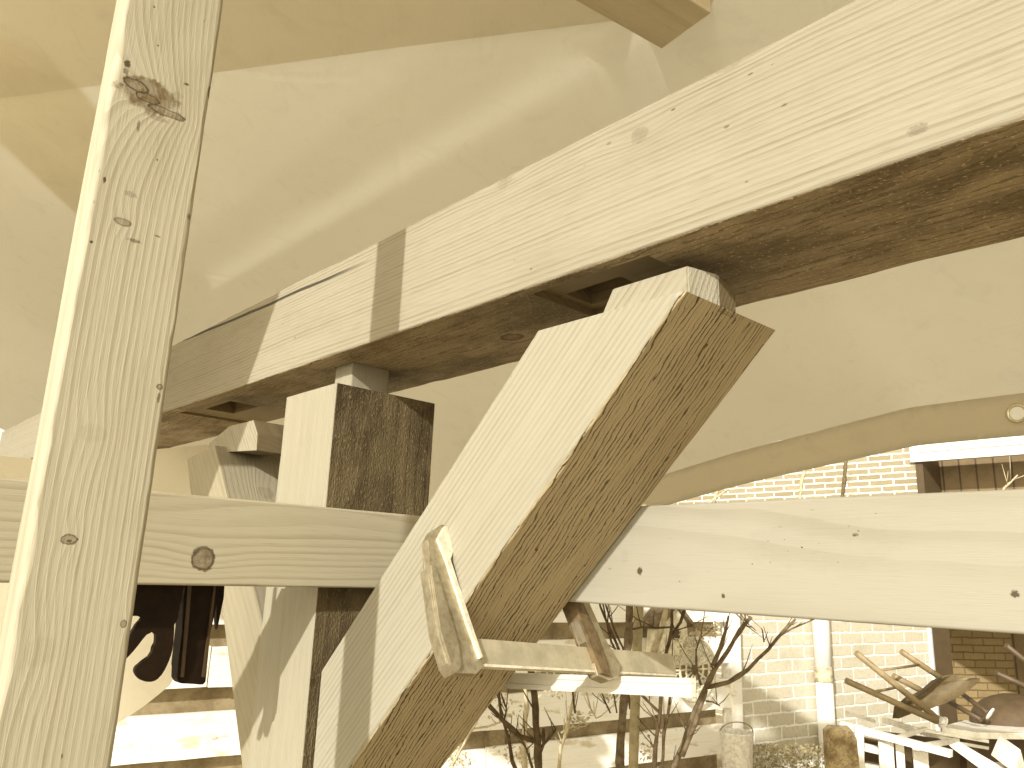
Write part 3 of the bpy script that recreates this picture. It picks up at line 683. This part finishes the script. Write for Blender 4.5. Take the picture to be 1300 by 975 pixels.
tag(mobj('door_frame', bm, m_dk), 'dark brown upright post at the left edge of the shaded opening', 'door frame')
BD_ = Vector((sin(radians(80)), cos(radians(80)), 0))
bc0 = onW(1207, 840, WD+RD-.12); bc0 = Vector((bc0.x, bc0.y, 0)) - BD_*.3
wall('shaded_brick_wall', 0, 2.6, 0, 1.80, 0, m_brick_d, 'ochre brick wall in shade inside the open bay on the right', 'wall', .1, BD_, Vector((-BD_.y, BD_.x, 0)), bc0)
bm = bmesh.new(); addbox(bm, (0, 0, 0), (4.2, RD+2.0, .10))
roofM = basis(wf(uP-.05, WD-1.85, 1.79), WX, WN, EZ)
# bay roof, unseen, its overhang drawn forward to shade the brick
canopy = mobj('bay_roof', bm, m_dk, mw=roofM); tag(canopy, 'flat dark roof with a long overhang that shades the brick bay, hidden behind the right board', 'roof')
# far house
TF = 8.2
fz0 = onT(1157, 588, TF).z; fz1 = onT(1157, 560, TF).z; fs1 = onT(1157, 570, TF).dot(E1)
Mf = basis(fr(12., TF, 0), -E1, EZ, (-E1).cross(EZ))
sgn = 1 if (-E1).cross(EZ).dot(E2) > 0 else -1
house = empty('brick_house', fr(6, TF, 0), Mf); tag(house, 'brick house beyond the tarpaulin hem, with a white fascia over brown cladding', 'house')
def hpart(name, x0, x1, y0, y1, d0, d1, mat, par=house, bev=0.):
    bm = bmesh.new(); a, b_ = (d0, d1) if sgn > 0 else (-d1, -d0); addbox(bm, (x0, y0, a), (x1, y1, b_), bev)
    o = mobj(name, bm, mat, mw=Mf); o.parent = par; o.matrix_parent_inverse = par.matrix_world.inverted(); return o
xe = 12-fs1
hpart('wall', 0, xe+.03, 0, 6, 0, .3, m_brick_far)
hpart('wall', xe+.03, xe+6, fz1+.0, 6, .45, .7, m_brick_far)
fas = hpart('fascia', xe, xe+6, fz0, fz1, -.06, .0, m_white, house, .006)
for k in range(3): hpart('fascia_ridge', xe+.06, xe+6, fz0+.09+k*.045, fz0+.105+k*.045, -.075, -.058, m_white, fas, .004)
m_clad = plain('brown_cladding', (.21, .15, .075), .7, 0, 6, .25)
hpart('corner_post', xe+.032, xe+.10, 0, fz1, -.02, .45, m_dk)
cl = hpart('cladding', xe+.03, xe+6, 0, fz1, .45, .5, m_clad)
x = xe+.12
while x < xe+4:
    hpart('cladding_batten', x, x+.016, 0, fz1-.02, .447, .452, m_dk, cl); x += .155
# drainpipe
bm = bmesh.new()
pb = onW(1049, 930, WD-.07); pt = onW(1043, 790, WD-.07); u_ = (pb.dot(WX)+pt.dot(WX))/2
rp = .052
pipe = empty('drainpipe', wf(u_, WD-.07, 0)); tag(pipe, 'white round drainpipe running down the pale brick wall', 'drainpipe')
tube(bm, [wf(u_, WD-.07, .0), wf(u_, WD-.07, onW(1046, 862, WD-.07).z)], rp*.97, 24); mobj('pipe', bm, m_white, parent=pipe); bm = bmesh.new()
tube(bm, [wf(u_, WD-.07, onW(1046, 862, WD-.07).z+.004), wf(u_, WD-.07, 1.78)], rp, 24); mobj('pipe', bm, m_white, parent=pipe)
bm = bmesh.new(); zc = onW(1046, 858, WD-.07).z; m_collar = plain('stained_collar', (.62, .55, .37), .6, 0, 25, .7)
tube(bm, [wf(u_, WD-.07, zc-.035), wf(u_, WD-.07, zc-.03), wf(u_, WD-.07, zc+.05), wf(u_, WD-.07, zc+.055)], [rp*1.02, rp*1.1, rp*1.1, rp*1.02], 24); mobj('collar', bm, m_collar, parent=pipe)
for o in list(pipe.children): o.matrix_parent_inverse = pipe.matrix_world.inverted()

# ------------------------------------------------------------------ board fence
def fence_mat():
    b = NB('bleached_fence_board'); o = b.obj(); oi = b.n('ShaderNodeObjectInfo').outputs['Random']
    sd = b.vec('ADD', o, b.vec('MULTIPLY', b.n('ShaderNodeCombineXYZ').outputs[0], (1, 1, 1)))
    f = b.noise(b.vec('MULTIPLY', o, (3, 80, 40)), 1., 3, .6); bl = b.noise(b.vec('MULTIPLY', o, (4, 12, 9)), 1., 5, .65); st_ = b.noise(b.vec('MULTIPLY', o, (9, 22, 9)), 1., 4, .7)
    c = b.mix(b.ramp(f, .45, .75, 0, .5), (.92, .90, .82), (.72, .65, .48)); c = b.mix(b.ramp(bl, .54, .64, 0, .7), c, (.56, .48, .30)); c = b.mix(b.ramp(st_, .62, .72, 0, .7), c, (.24, .17, .08))
    b.principled(c, .8, b.bump(b.math('ADD', f, bl), .5, .004)); return b.m
m_fence = fence_mat()
m_fback = plain('brown_fence_board', (.36, .29, .17), .85, 0, 9, .6, .5, .004, dark=(.19, .14, .07))
fence = empty('board_fence', wf(1.5, WD, 0)); tag(fence, 'weathered garden fence of staggered horizontal boards, sun-bleached in front, brown behind', 'fence')
def fboard(name, u0, u1, z0, z1, D, mat, th=.022, tilt=0., seed=0):
    bm = bmesh.new(); n = max(2, int((u1-u0)/.12)); rows = []
    for i in range(n+1):
        u = u0+(u1-u0)*i/n; j0 = .004*noise.noise(Vector((u*5, seed, 0))); j1 = .004*noise.noise(Vector((u*5, seed, 5)))
        rows.append([bm.verts.new(Vector((u-u0, (z0+j0)-z0, 0))), bm.verts.new(Vector((u-u0, (z1+j1)-z0, 0))), bm.verts.new(Vector((u-u0, (z1+j1)-z0, -th))), bm.verts.new(Vector((u-u0, (z0+j0)-z0, -th)))])
    for i in range(n):
        for k in range(4): bm.faces.new((rows[i][k], rows[i][(k+1) % 4], rows[i+1][(k+1) % 4], rows[i+1][k]))
    bm.faces.new(rows[0]); bm.faces.new(list(reversed(rows[-1])))
    M = basis(wf(u0, D, z0), WX, EZ, -WN)      # -WN faces the camera (WX x EZ)
    o = mobj(name, bm, mat, mw=M); o.parent = fence; o.matrix_parent_inverse = fence.matrix_world.inverted(); return o
# front boards from measured rows: (top px at x=220 / x=620) -> z
zt = lambda x, y: onW(x, y).z
rows = []
pitch = zt(230, 792)-zt(230, 874); hh = zt(230, 820)-zt(230, 874); z = zt(230, 820)
splits = [-.6, 1.35, 1.92+.35, 3.05, uL-.02]
sd = 0
for r0 in range(-3, 5):
    top = z + pitch*r0
    if top > 1.55 or top < .1: continue
    h = hh + .006*((r0*37) % 3 - 1)
    us = [-.6, (.72, 1.02)[r0 % 2]+.02, 1.98+.1*(r0 % 2), 3.0-.3*(r0 % 3 == 0), uL-.10]
    for a, b_ in zip(us, us[1:]):
        sd += 1; jz = .012*noise.noise(Vector((sd*1.7, 0, 0)))
        fboard('fence_board', a+.003, b_-.003, top-h+jz, top+jz, WD-.03-.003*(sd % 3), m_fence, .02, seed=sd)
    fboard('back_board', -.6, uL-.15, top-pitch-.035, top-h+.03, WD+.035, m_fback, .018, seed=sd+50)
m_fpost = plain('grey_fence_post', (.34, .27, .15), .85, 0, 14, .5, .4)
for u in (.30, 2.05, 3.10, uL-.06):
    bm = bmesh.new(); addbox(bm, (-.04, -.02, 0), (.04, .05, 1.52), .004); o = mobj('fence_post', bm, m_fpost if u < uL-.1 else m_fence, mw=basis(wf(u, WD+.012 if u < uL-.1 else WD-.03, 0), WX, WN, EZ)); o.parent = fence; o.matrix_parent_inverse = fence.matrix_world.inverted()

# ------------------------------------------------------------------ bare shrubs
m_bark = plain('brown_bark', (.20, .155, .088), .8, 0, 40, .6, .5, .004, dark=(.09, .055, .025))
m_bark_d = plain('dark_bark', (.13, .085, .038), .8, 0, 40, .6, .5, .004)
m_bark_l = plain('pale_bark', (.60, .52, .34), .8, 0, 40, .4, .4, .004)
def branch(bm, pts, d, r0, r1, jit=.25):
    """pts px polyline, d depth (number or list)"""
    P = []; n = len(pts)
    for i, (x, y) in enumerate(pts):
        dd = d if not isinstance(d, (list, tuple)) else d[0]+(d[1]-d[0])*i/max(1, n-1)
        P.append(at(x, y, dd))
    Q = []
    for i in range(n-1):
        m = max(2, int((P[i+1]-P[i]).length/.035))
        for k in range(m):
            u = k/m; p = P[i].lerp(P[i+1], u); q = r0*jit*1.2
            Q.append(p + Vector((noise.noise(p*23), noise.noise(p*23+Vector((5, 5, 5))), noise.noise(p*23+Vector((9, 1, 2)))))*q)
    Q.append(P[-1]); m = len(Q)
    rr = [(r0+(r1-r0)*i/(m-1))*(1+.22*noise.noise(Q[i]*40)+(.25 if (i % 5 == 3) else 0)) for i in range(m)]
    tube(bm, Q, rr, 7)
def shrub(name, loc, label, specs, mat, cat='shrub', twigs=1.6):
    root = empty(name, loc); tag(root, label, cat, 'bare shrubs in front of the fence')
    for i, (pts, d, r0, r1) in enumerate(specs):
        bm = bmesh.new(); branch(bm, pts, d, r0, r1)
        rnd_ = random.Random(len(pts)*31+i*7+int(pts[0][0]))
        d0_, d1_ = (d[0], d[1]) if isinstance(d, (list, tuple)) else (d, d)
        for _ in range(int(twigs*(1+len(pts)*.4))):
            k = rnd_.randrange(len(pts)-1); u = rnd_.random(); a_ = at(*pts[k], d0_).lerp(at(*pts[k+1], d0_), u)
            ax_ = (at(*pts[k+1], d0_)-at(*pts[k], d0_)).normalized(); sd_ = Vector((rnd_.uniform(-1, 1), rnd_.uniform(-1, 1), rnd_.uniform(-.1, .9))).normalized()
            dr_ = (ax_*(1 if ax_.z > 0 else -1)*.5+sd_).normalized(); ln = rnd_.uniform(.03, .13)
            q1 = a_+dr_*ln*.5+Vector((0, 0, ln*.05)); q2 = a_+dr_*ln+Vector((0, 0, ln*.22))
            tube(bm, [a_, q1, q2], [min(r1*.6, .0028), .0018, .0009], 5)
        o = mobj('stem' if i == 0 else 'branch', bm, mat, parent=root); o.matrix_parent_inverse = root.matrix_world.inverted()
    return root
def gnd(x, y, d): p = at(x, y, d); return Vector((p.x, p.y, 0))
shrub('bare_shrub', gnd(880, 1000, 2.7), 'bare shrub with a thick forked stem spreading right in front of the pale brick wall', [
    ([(800, 1100), (850, 985), (868, 945), (880, 905), (896, 873), (907, 850), (925, 825), (940, 800), (954, 783)], 2.7, .0125, .0065),
    ([(896, 873), (925, 866), (950, 850), (975, 824), (1000, 796), (1010, 786)], 2.7, .0085, .004),
    ([(988, 808), (1005, 798), (1034, 786)], 2.7, .004, .002), ([(905, 845), (915, 822), (921, 800), (925, 782)], 2.7, .008, .004),
    ([(896, 890), (905, 891), (914, 896)], 2.7, .003, .002), ([(890, 870), (884, 850), (884, 825), (891, 803)], [2.7, 2.8], .005, .003),
    ([(970, 815), (968, 800), (966, 797)], 2.7, .003, .001), ([(948, 795), (955, 796), (960, 801)], 2.7, .003, .001), ([(866, 960), (880, 925), (893, 888), (897, 876)], 2.66, .009, .006)], m_bark)
shrub('bare_shrub', gnd(838, 1000, 2.55), 'bare shrub with thin upright knotty stems under the end of the white straightedge', [
    ([(826, 1080), (832, 950), (838, 905), (840, 870), (842, 840), (851, 810), (853, 790), (853, 765), (855, 700)], 2.55, .008, .0045),
    ([(838, 905), (825, 893), (812, 880), (790, 862)], 2.55, .005, .003), ([(838, 1050), (843, 930), (848, 905), (851, 880), (853, 860), (846, 838)], 2.5, .006, .004),
    ([(835, 915), (830, 911)], 2.55, .004, .003), ([(830, 948), (826, 943)], 2.55, .004, .003), ([(845, 932), (838, 930)], 2.5, .004, .003),
    ([(853, 805), (864, 790), (872, 765), (880, 700)], 2.55, .005, .004), ([(797, 800), (815, 796), (835, 797), (856, 796)], 2.55, .0035, .003)], m_bark_d)
shrub('bare_shrub', gnd(800, 1000, 2.45), 'pair of straight slender trunks rising behind the clamp, the left one brown', [
    ([(785, 1080), (788, 940), (795, 860), (798, 810), (800, 765), (803, 660)], 2.45, .0135, .012)], m_bark, 'shrub')
bm = bmesh.new(); P_ = [at(x, y, 2.6) for x, y in [(802, 1150), (804, 975), (807, 870), (811, 765), (815, 640)]]; tube(bm, P_, .0165, 10)
stk = mobj('garden_stake', bm, plain('grey_stake', (.46, .39, .23), .8, 0, 20, .35, .3)); tag(stk, 'straight grey wooden stake beside the slender brown trunk', 'stake')
shrub('bare_shrub', gnd(680, 1000, 2.3), 'bare shrub low at centre, its dark stem forking left below the clamp', [
    ([(690, 1090), (683, 960), (681, 920), (678, 880), (673, 845)], 2.3, .013, .010),
    ([(681, 942), (660, 935), (640, 916), (622, 898), (616, 890)], 2.3, .008, .006), ([(683, 965), (690, 945), (690, 925)], 2.3, .005, .004),
    ([(686, 950), (700, 934), (706, 925)], 2.3, .004, .003), ([(668, 1010), (650, 965), (645, 935), (636, 905), (633, 880)], 2.35, .006, .004),
    ([(640, 916), (643, 900), (636, 880)], 2.3, .003, .002), ([(676, 975), (668, 950), (660, 935)], 2.3, .004, .003)], m_bark_d)
shrub('bare_shrub', gnd(760, 1000, 2.9), 'pale sun-bleached bare stems leaning in front of the fence behind the clamp jaw', [
    ([(700, 1090), (712, 950), (720, 925), (728, 890), (735, 850), (742, 800), (748, 700)], 2.9, .008, .005),
    ([(820, 860), (832, 820), (842, 790), (850, 760)], 2.9, .012, .010), ([(668, 1000), (664, 950), (668, 900), (666, 860)], 2.9, .012, .008),
    ([(712, 930), (728, 922), (735, 925)], 2.9, .005, .003), ([(575, 970), (600, 925), (620, 922), (640, 915)], 2.7, .005, .003), ([(742, 870), (750, 900), (757, 912), (765, 908)], 2.9, .003, .002)], m_bark_l)
shrub('bare_shrub', gnd(770, 1000, 2.75), 'fan of dark bare twigs between the sliding jaw and the slender trunks', [
    ([(800, 900), (792, 838), (775, 800), (762, 770), (750, 700)], 2.75, .005, .004), ([(790, 840), (776, 815), (770, 790), (764, 760)], 2.75, .004, .003),
    ([(797, 835), (780, 800), (768, 765)], 2.8, .004, .003), ([(730, 905), (727, 880), (728, 860)], 2.7, .004, .003), ([(775, 905), (768, 890), (760, 868)], 2.7, .003, .002),
    ([(802, 770), (785, 762), (770, 755)], 2.7, .003, .002), ([(783, 905), (779, 880), (776, 865)], 2.7, .003, .002)], m_bark_d)
shrub('climbing_stem', at(1010, 640, 5.2), 'pale climbing stems against the far brick wall above the right board', [
    ([(1013, 700), (1016, 630), (1018, 610), (1024, 590)], 5.2, .014, .010), ([(900, 640), (908, 632), (925, 621)], 5.2, .010, .007), ([(905, 642), (910, 625), (914, 615)], 5.2, .012, .010)], m_bark_l, 'climber')
shrub('climbing_stem', at(1070, 640, 5.2), 'dark climbing stem against the far brick wall left of the white fascia', [
    ([(1069, 700), (1069, 630), (1072, 610), (1074, 584)], 5.2, .012, .012)], m_bark, 'climber')
shrub('climbing_stem', at(1285, 620, 3.2), 'pale twig tip poking above the right board in front of the brown cladding', [
    ([(1268, 640), (1275, 619), (1284, 611), (1292, 603)], 3.2, .006, .003)], m_bark_l, 'twig')

# ------------------------------------------------------------------ ornaments, bucket
m_orn = plain('white_wire_ornament', (.72, .66, .48), .6, 0, 30, .4)
orn = empty('garden_plate', onW(880, 850, 3.05)); tag(orn, 'round openwork garden plate hanging on the fence behind the forked shrub', 'ornament')
bm = bmesh.new(); c = onW(882, 850, 3.1); torus(bm, c, -WN, .155, .012, 32, 8); 
for R2 in (.11, .065): torus(bm, c, -WN, R2, .008, 26, 6)
for k in range(12):
    a = 2*pi*k/12; d = WX*cos(a)+EZ*sin(a); tube(bm, [c+d*.03, c+d*.15], .006, 5)
for k in range(12):
    a = 2*pi*(k+.5)/12; d = WX*cos(a)+EZ*sin(a); torus(bm, c+d*.132, -WN, .018, .005, 10, 5)
mobj('disc', bm, m_orn, parent=orn).matrix_parent_inverse = orn.matrix_world.inverted()
bh = empty('bird_house', onW(852, 800, 3.05)); tag(bh, 'small pale bird house hanging at the top of the fence beside the dark shrub stems', 'bird house')
bc = onW(858, 806, 3.0); Mh = basis(bc, WX, WN, EZ)
bm = bmesh.new(); prism(bm, [Mh @ Vector(p) for p in ((-.10, 0, -.10), (.10, 0, -.10), (.08, 0, .06), (0, 0, .14), (-.08, 0, .06))], WN*.12, .004); mobj('box', bm, m_orn, parent=bh).matrix_parent_inverse = bh.matrix_world.inverted()
for sx in (-1, 1):
    bm = bmesh.new(); prism(bm, [Mh @ Vector(p) for p in ((0, -.02, .145), (sx*.12, -.02, .035), (sx*.12, -.02, .055), (0, -.02, .17))], WN*.16, .002); mobj('roof', bm, m_bark, parent=bh).matrix_parent_inverse = bh.matrix_world.inverted()
bm = bmesh.new(); tube(bm, [Mh @ Vector((0, -.004, .0)), Mh @ Vector((0, .004, .0))], .028, 16); mobj('entrance', bm, m_dk, parent=bh).matrix_parent_inverse = bh.matrix_world.inverted()
for k, x in enumerate((832, 866)):
    pass
bk = at(936, 960, 3.75); bkt = empty('bucket', bk-EZ*.35); tag(bkt, 'pale speckled bucket hanging low at the corner of fence and brick wall', 'bucket')
bm = bmesh.new(); n = 28; prof_ = [(.055, -.32), (.062, -.32), (.078, -.0), (.083, .005), (.083, .012), (.076, .012), (.058, -.30)]
rings = []
for k in range(n):
    a = 2*pi*k/n; rings.append([bm.verts.new(bk+Vector((r*cos(a), r*sin(a), z+.10))) for r, z in prof_])
for k in range(n):
    for j in range(len(prof_)-1): f = bm.faces.new((rings[k][j], rings[k][j+1], rings[(k+1) % n][j+1], rings[(k+1) % n][j])); f.smooth = True
bm.faces.new([r[0] for r in rings]); mobj('pail', bm, plain('speckled_enamel', (.90, .88, .80), .5, 0, 50, .25, dark=(.25, .18, .09)), parent=bkt).matrix_parent_inverse = bkt.matrix_world.inverted()
bm = bmesh.new(); tube(bm, [bk+Vector((.08*cos(a), -.03*sin(a), .11+.05*sin(a))) for a in [pi*k/14 for k in range(15)]], .003, 6); mobj('handle', bm, m_cast, parent=bkt).matrix_parent_inverse = bkt.matrix_world.inverted()

# ------------------------------------------------------------------ junk heap on the right
JD = 3.9
def pole(bm, a, b_, r, d0=JD, d1=JD): tube(bm, [at(*a, d0), at(*b_, d1)], r, 12)
def chair(dx, dy, d, mw_, mcap, label, sc_=1.):
    root = empty('wooden_chair', at(1195+dx, 915+dy, d)); tag(root, label, 'chair', 'upturned chairs on the garden heap')
    X = lambda x, y: (1195+(x-1195)*sc_+dx, 915+(y-915)*sc_+dy)
    def P(name, bm, m): mobj(name, bm, m, parent=root).matrix_parent_inverse = root.matrix_world.inverted()
    for a, b_, o in (((1087, 829), (1196, 917), 0), ((1074, 864), (1190, 916), -.05), ((1144, 827), (1198, 863), .28), ((1134, 858), (1176, 880), .26)):
        bm = bmesh.new(); tube(bm, [at(*X(*a), d+o), at(*X(*b_), d+o)], .0155*sc_, 12); P('leg', bm, mw_)
    for a, b_ in (((1117, 851), (1167, 844)), ((1112, 878), (1142, 872))):
        bm = bmesh.new(); tube(bm, [at(*X(*a), d), at(*X(*b_), d+.27)], .007*sc_, 8); P('stretcher', bm, mw_)
    for a in ((1197, 917),):
        bm = bmesh.new(); c = at(*X(*a), d-.02); n_ = (at(*X(1197, 917), d)-at(*X(1087, 829), d)).normalized(); torus(bm, c, n_, .024, .008, 18, 6); tube(bm, [c-n_*.02, c+n_*.006], .020, 14); P('foot_cap', bm, mcap)
    # moulded seat shell
    bm = bmesh.new(); edge = [(1133, 912), (1135, 897), (1150, 893), (1170, 882), (1186, 868), (1197, 858), (1210, 856), (1225, 861), (1244, 861), (1244, 865), (1222, 882), (1203, 892), (1180, 900), (1160, 905), (1142, 912)]
    ring0 = [at(*X(*p), d+.10+.012*math.sin(i*1.3)) for i, p in enumerate(edge)]
    cen = sum(ring0, Vector())/len(ring0) + FW*.05
    mid_ = [p.lerp(cen, .5)+FW*.045 for p in ring0]
    v0 = [bm.verts.new(p) for p in ring0]; v1 = [bm.verts.new(p) for p in mid_]; vc = bm.verts.new(cen+FW*.02); n = len(edge)
    for i in range(n):
        bm.faces.new((v0[i], v0[(i+1) % n], v1[(i+1) % n], v1[i])).smooth = True; bm.faces.new((v1[i], v1[(i+1) % n], vc)).smooth = True
    bmesh.ops.solidify(bm, geom=bm.faces[:], thickness=.012); P('seat', bm, mw_)
    return root
m_ch = plain('varnished_chair_wood', (.30, .225, .115), .5, 0, 18, .3, .2)
m_chd = plain('dark_chair_wood', (.10, .065, .03), .5, 0, 18, .3, .2)
chair(0, 0, JD, m_ch, m_white, 'upturned wooden chair with four legs pointing up left, on the heap by the pale wall')
root = chair(190, -10, JD+.4, m_chd, m_white, 'dark upturned chair at the right picture edge against the shaded brick')
# two further dark legs ending in a white-rimmed foot
bm = bmesh.new(); pole(bm, (1203, 890), (1246, 914), .013, JD+.3, JD+.1); pole(bm, (1220, 880), (1255, 906), .013, JD+.35, JD+.12)
lg = mobj('loose_chair_legs', bm, m_chd); tag(lg, 'dark crossed pair of chair legs lying behind the upturned chair seat', 'chair legs')
bm = bmesh.new(); c = at(1257, 906, JD+.08); torus(bm, c, (at(1257, 906, JD)-at(1220, 880, JD+.1)).normalized(), .026, .010, 18, 6); x_ = mobj('foot_ring', bm, m_white, parent=lg)
# work table: pale top, dark underneath
tb = empty('work_table', at(1260, 960, JD)); tag(tb, 'weathered garden table with a pale top edge under the chairs', 'table')
def slab(name, px, d, up, th, mat, par=None, label=None, cat=None, group=None):
    bm = bmesh.new(); P = [at(x, y, dd) for (x, y), dd in zip(px, d)]; prism(bm, P, up*th, .003); o = mobj(name, bm, mat, parent=par)
    if par: o.matrix_parent_inverse = par.matrix_world.inverted()
    if label: tag(o, label, cat, group)
    return o
m_wb = plain('peeling_white_paint', (.90, .88, .80), .6, 0, 20, .22, .3, dark=(.35, .26, .13))
slab('table_top', [(1195, 922), (1225, 914), (1400, 916), (1420, 932), (1240, 930)], [JD, JD+.5, JD+.5, JD-.1, JD-.1], -EZ, .03, m_wb, tb)
for x, dd in ((1228, JD-.05), (1400, JD-.05), (1390, JD+.45)): 
    bm = bmesh.new(); p = at(x, 938, dd); addbox(bm, (p.x-.03, p.y-.03, 0), (p.x+.03, p.y+.03, p.z), .003); mobj('leg', bm, m_dk, parent=tb).matrix_parent_inverse = tb.matrix_world.inverted()
slab('apron', [(1222, 932), (1420, 936), (1430, 965), (1250, 968)], [JD+.02]*4, FW, .03, m_dk, tb)
# folding white slatted frames
wfm = empty('folding_bench', at(1140, 935, JD-.1)); tag(wfm, 'white slatted frame lying across the front of the heap left of the table', 'bench')
def stick(a, b_, r, d0, d1, mat, par, name='slat'):
    bm = bmesh.new(); p, q = at(*a, d0), at(*b_, d1); x = (q-p).normalized(); y = x.cross(EZ).normalized(); z = y.cross(x)
    L = (q-p).length; addbox(bm, (0, -r, -r*.8), (L, r, r*.8), .002, 0, basis(p, x, -y if basis(p, x, y, z).determinant() < 0 else y, z)); o = mobj(name, bm, mat, parent=par); o.matrix_parent_inverse = par.matrix_world.inverted(); return o
for a, b_, r, d0, d1 in (((1068, 920), (1208, 957), .019, JD-.15, JD-.5), ((1122, 914), (1215, 943), .015, JD+.25, JD-.1), ((1130, 940), (1175, 925), .011, JD-.3, JD), ((1165, 948), (1215, 940), .013, JD-.4, JD-.1),
                         ((1160, 925), (1255, 941), .010, JD, JD-.1), ((1075, 905), (1110, 915), .012, JD+.3, JD+.3), ((1215, 943), (1255, 950), .008, JD-.1, JD-.2)):
    stick(a, b_, r, d0, d1, m_wb, wfm)
pal = empty('wooden_crate', at(1150, 980, JD-.2)); tag(pal, 'peeling white crate of upright and level slats below the slatted frame', 'crate')
for a, b_, r in (((1124, 940), (1128, 1010), .032), ((1142, 945), (1146, 1010), .018), ((1168, 952), (1172, 1010), .032), ((1090, 922), (1092, 1010), .02)):
    stick(a, b_, r, JD-.25, JD-.25, m_wb, pal)
for a, b_, r in (((1085, 945), (1125, 955), .022), ((1090, 972), (1130, 980), .022), ((1085, 930), (1120, 938), .012)):
    stick(a, b_, r, JD-.15, JD-.15, m_wb, pal)
slab('dark_backing', [(1080, 925), (1240, 945), (1260, 1010), (1080, 1010)], [JD-.05]*4, FW, .02, m_dk, pal)
slab('weathered_plank', [(1050, 932), (1056, 926), (1082, 927), (1088, 938), (1100, 1060), (1056, 1060)], [JD-.5]*6, FW, .05, plain('bark_plank', (.20, .14, .065), .9, 0, 16, .8, .8, .01, dark=(.45, .36, .2)), None, 'upright brown weathered plank end left of the white crate', 'plank')
slab('slanting_board', [(1209, 950), (1222, 945), (1290, 985), (1270, 995)], [JD-.5, JD-.5, JD-.7, JD-.7], FW, .03, m_wb, None, 'pale slanting board running down from the slatted frame under the table', 'board')
slab('white_block', [(1273, 970), (1284, 944), (1296, 952), (1302, 975), (1290, 982)], [JD-.7, JD-.7, JD-.7, JD-.65, JD-.7], FW, .08, m_wb, None, 'small pointed white block at the lower right corner', 'block')
# dark tub
bm = bmesh.new(); c = at(1290, 905, JD+.35); n = 24
rings = []
for j in range(7):
    a = pi/2*j/6; rings.append([bm.verts.new(c+Vector((.24*cos(a)*cos(2*pi*k/n), .2*cos(a)*sin(2*pi*k/n), -.06+.16*sin(a)))) for k in range(n)])
for j in range(6):
    for k in range(n): bm.faces.new((rings[j][k], rings[j][(k+1) % n], rings[j+1][(k+1) % n], rings[j+1][k])).smooth = True
bmesh.ops.remove_doubles(bm, verts=bm.verts[:], dist=.002)
tub = mobj('garden_tub', bm, plain('dark_rubber', (.10, .065, .03), .7, 0, 10, .3)); tag(tub, 'upturned dark rounded tub on the table at the right edge', 'tub')
bm = bmesh.new(); rl = random.Random(5)
for cx_, cy_, n_, sp in ((580, 962, 90, 20), (735, 912, 60, 14), (640, 900, 50, 22), (700, 870, 60, 25), (880, 815, 70, 22), (905, 800, 40, 14), (780, 880, 50, 22), (655, 955, 60, 22), (825, 955, 40, 16)):
    for k in range(n_):
        p = at(cx_+rl.gauss(0, sp*.5), cy_+rl.gauss(0, sp*.45), rl.uniform(2.75, 3.0)); a = Vector((rl.uniform(-1, 1), rl.uniform(-1, 1), rl.uniform(-1, 1))).normalized(); b_ = a.orthogonal().normalized(); s_ = rl.uniform(.004, .013)
        c_ = a.cross(b_)*s_*.3
        bm.faces.new([bm.verts.new(p+q) for q in (a*s_, b_*s_*.55+c_, -a*s_, -b_*s_*.55+c_)])
tag(mobj('dry_leaves', bm, plain('bleached_leaf', (.60, .53, .36), .8, 0, 20, .4)), 'pale dry leaves caught among the bare shrubs in front of the fence', 'leaves', kind='stuff')
# dead leaves and low plants at the foot of the brick wall
m_leaf = plain('dry_leaf', (.40, .33, .18), .8, 0, 20, .5)
bm = bmesh.new()
for k in range(1500):
    x = random.uniform(940, 1060); y = random.uniform(945, 1010) + (1000-x)*.02; p = at(x, y, random.uniform(3.9, 4.3)); 
    a = Vector((random.uniform(-1, 1), random.uniform(-1, 1), random.uniform(-1, 1))).normalized(); b_ = a.orthogonal().normalized(); s_ = random.uniform(.006, .016)
    bm.faces.new([bm.verts.new(p+q) for q in (a*s_, b_*s_*.6, -a*s_, -b_*s_*.6)])
lv = mobj('ground_cover', bm, m_leaf); tag(lv, 'low dry leafy ground cover at the foot of the pale brick wall', 'ground cover', kind='stuff')
for o in sc.objects:
    if o.type == 'MESH' and o.name.startswith('pocket'): pass
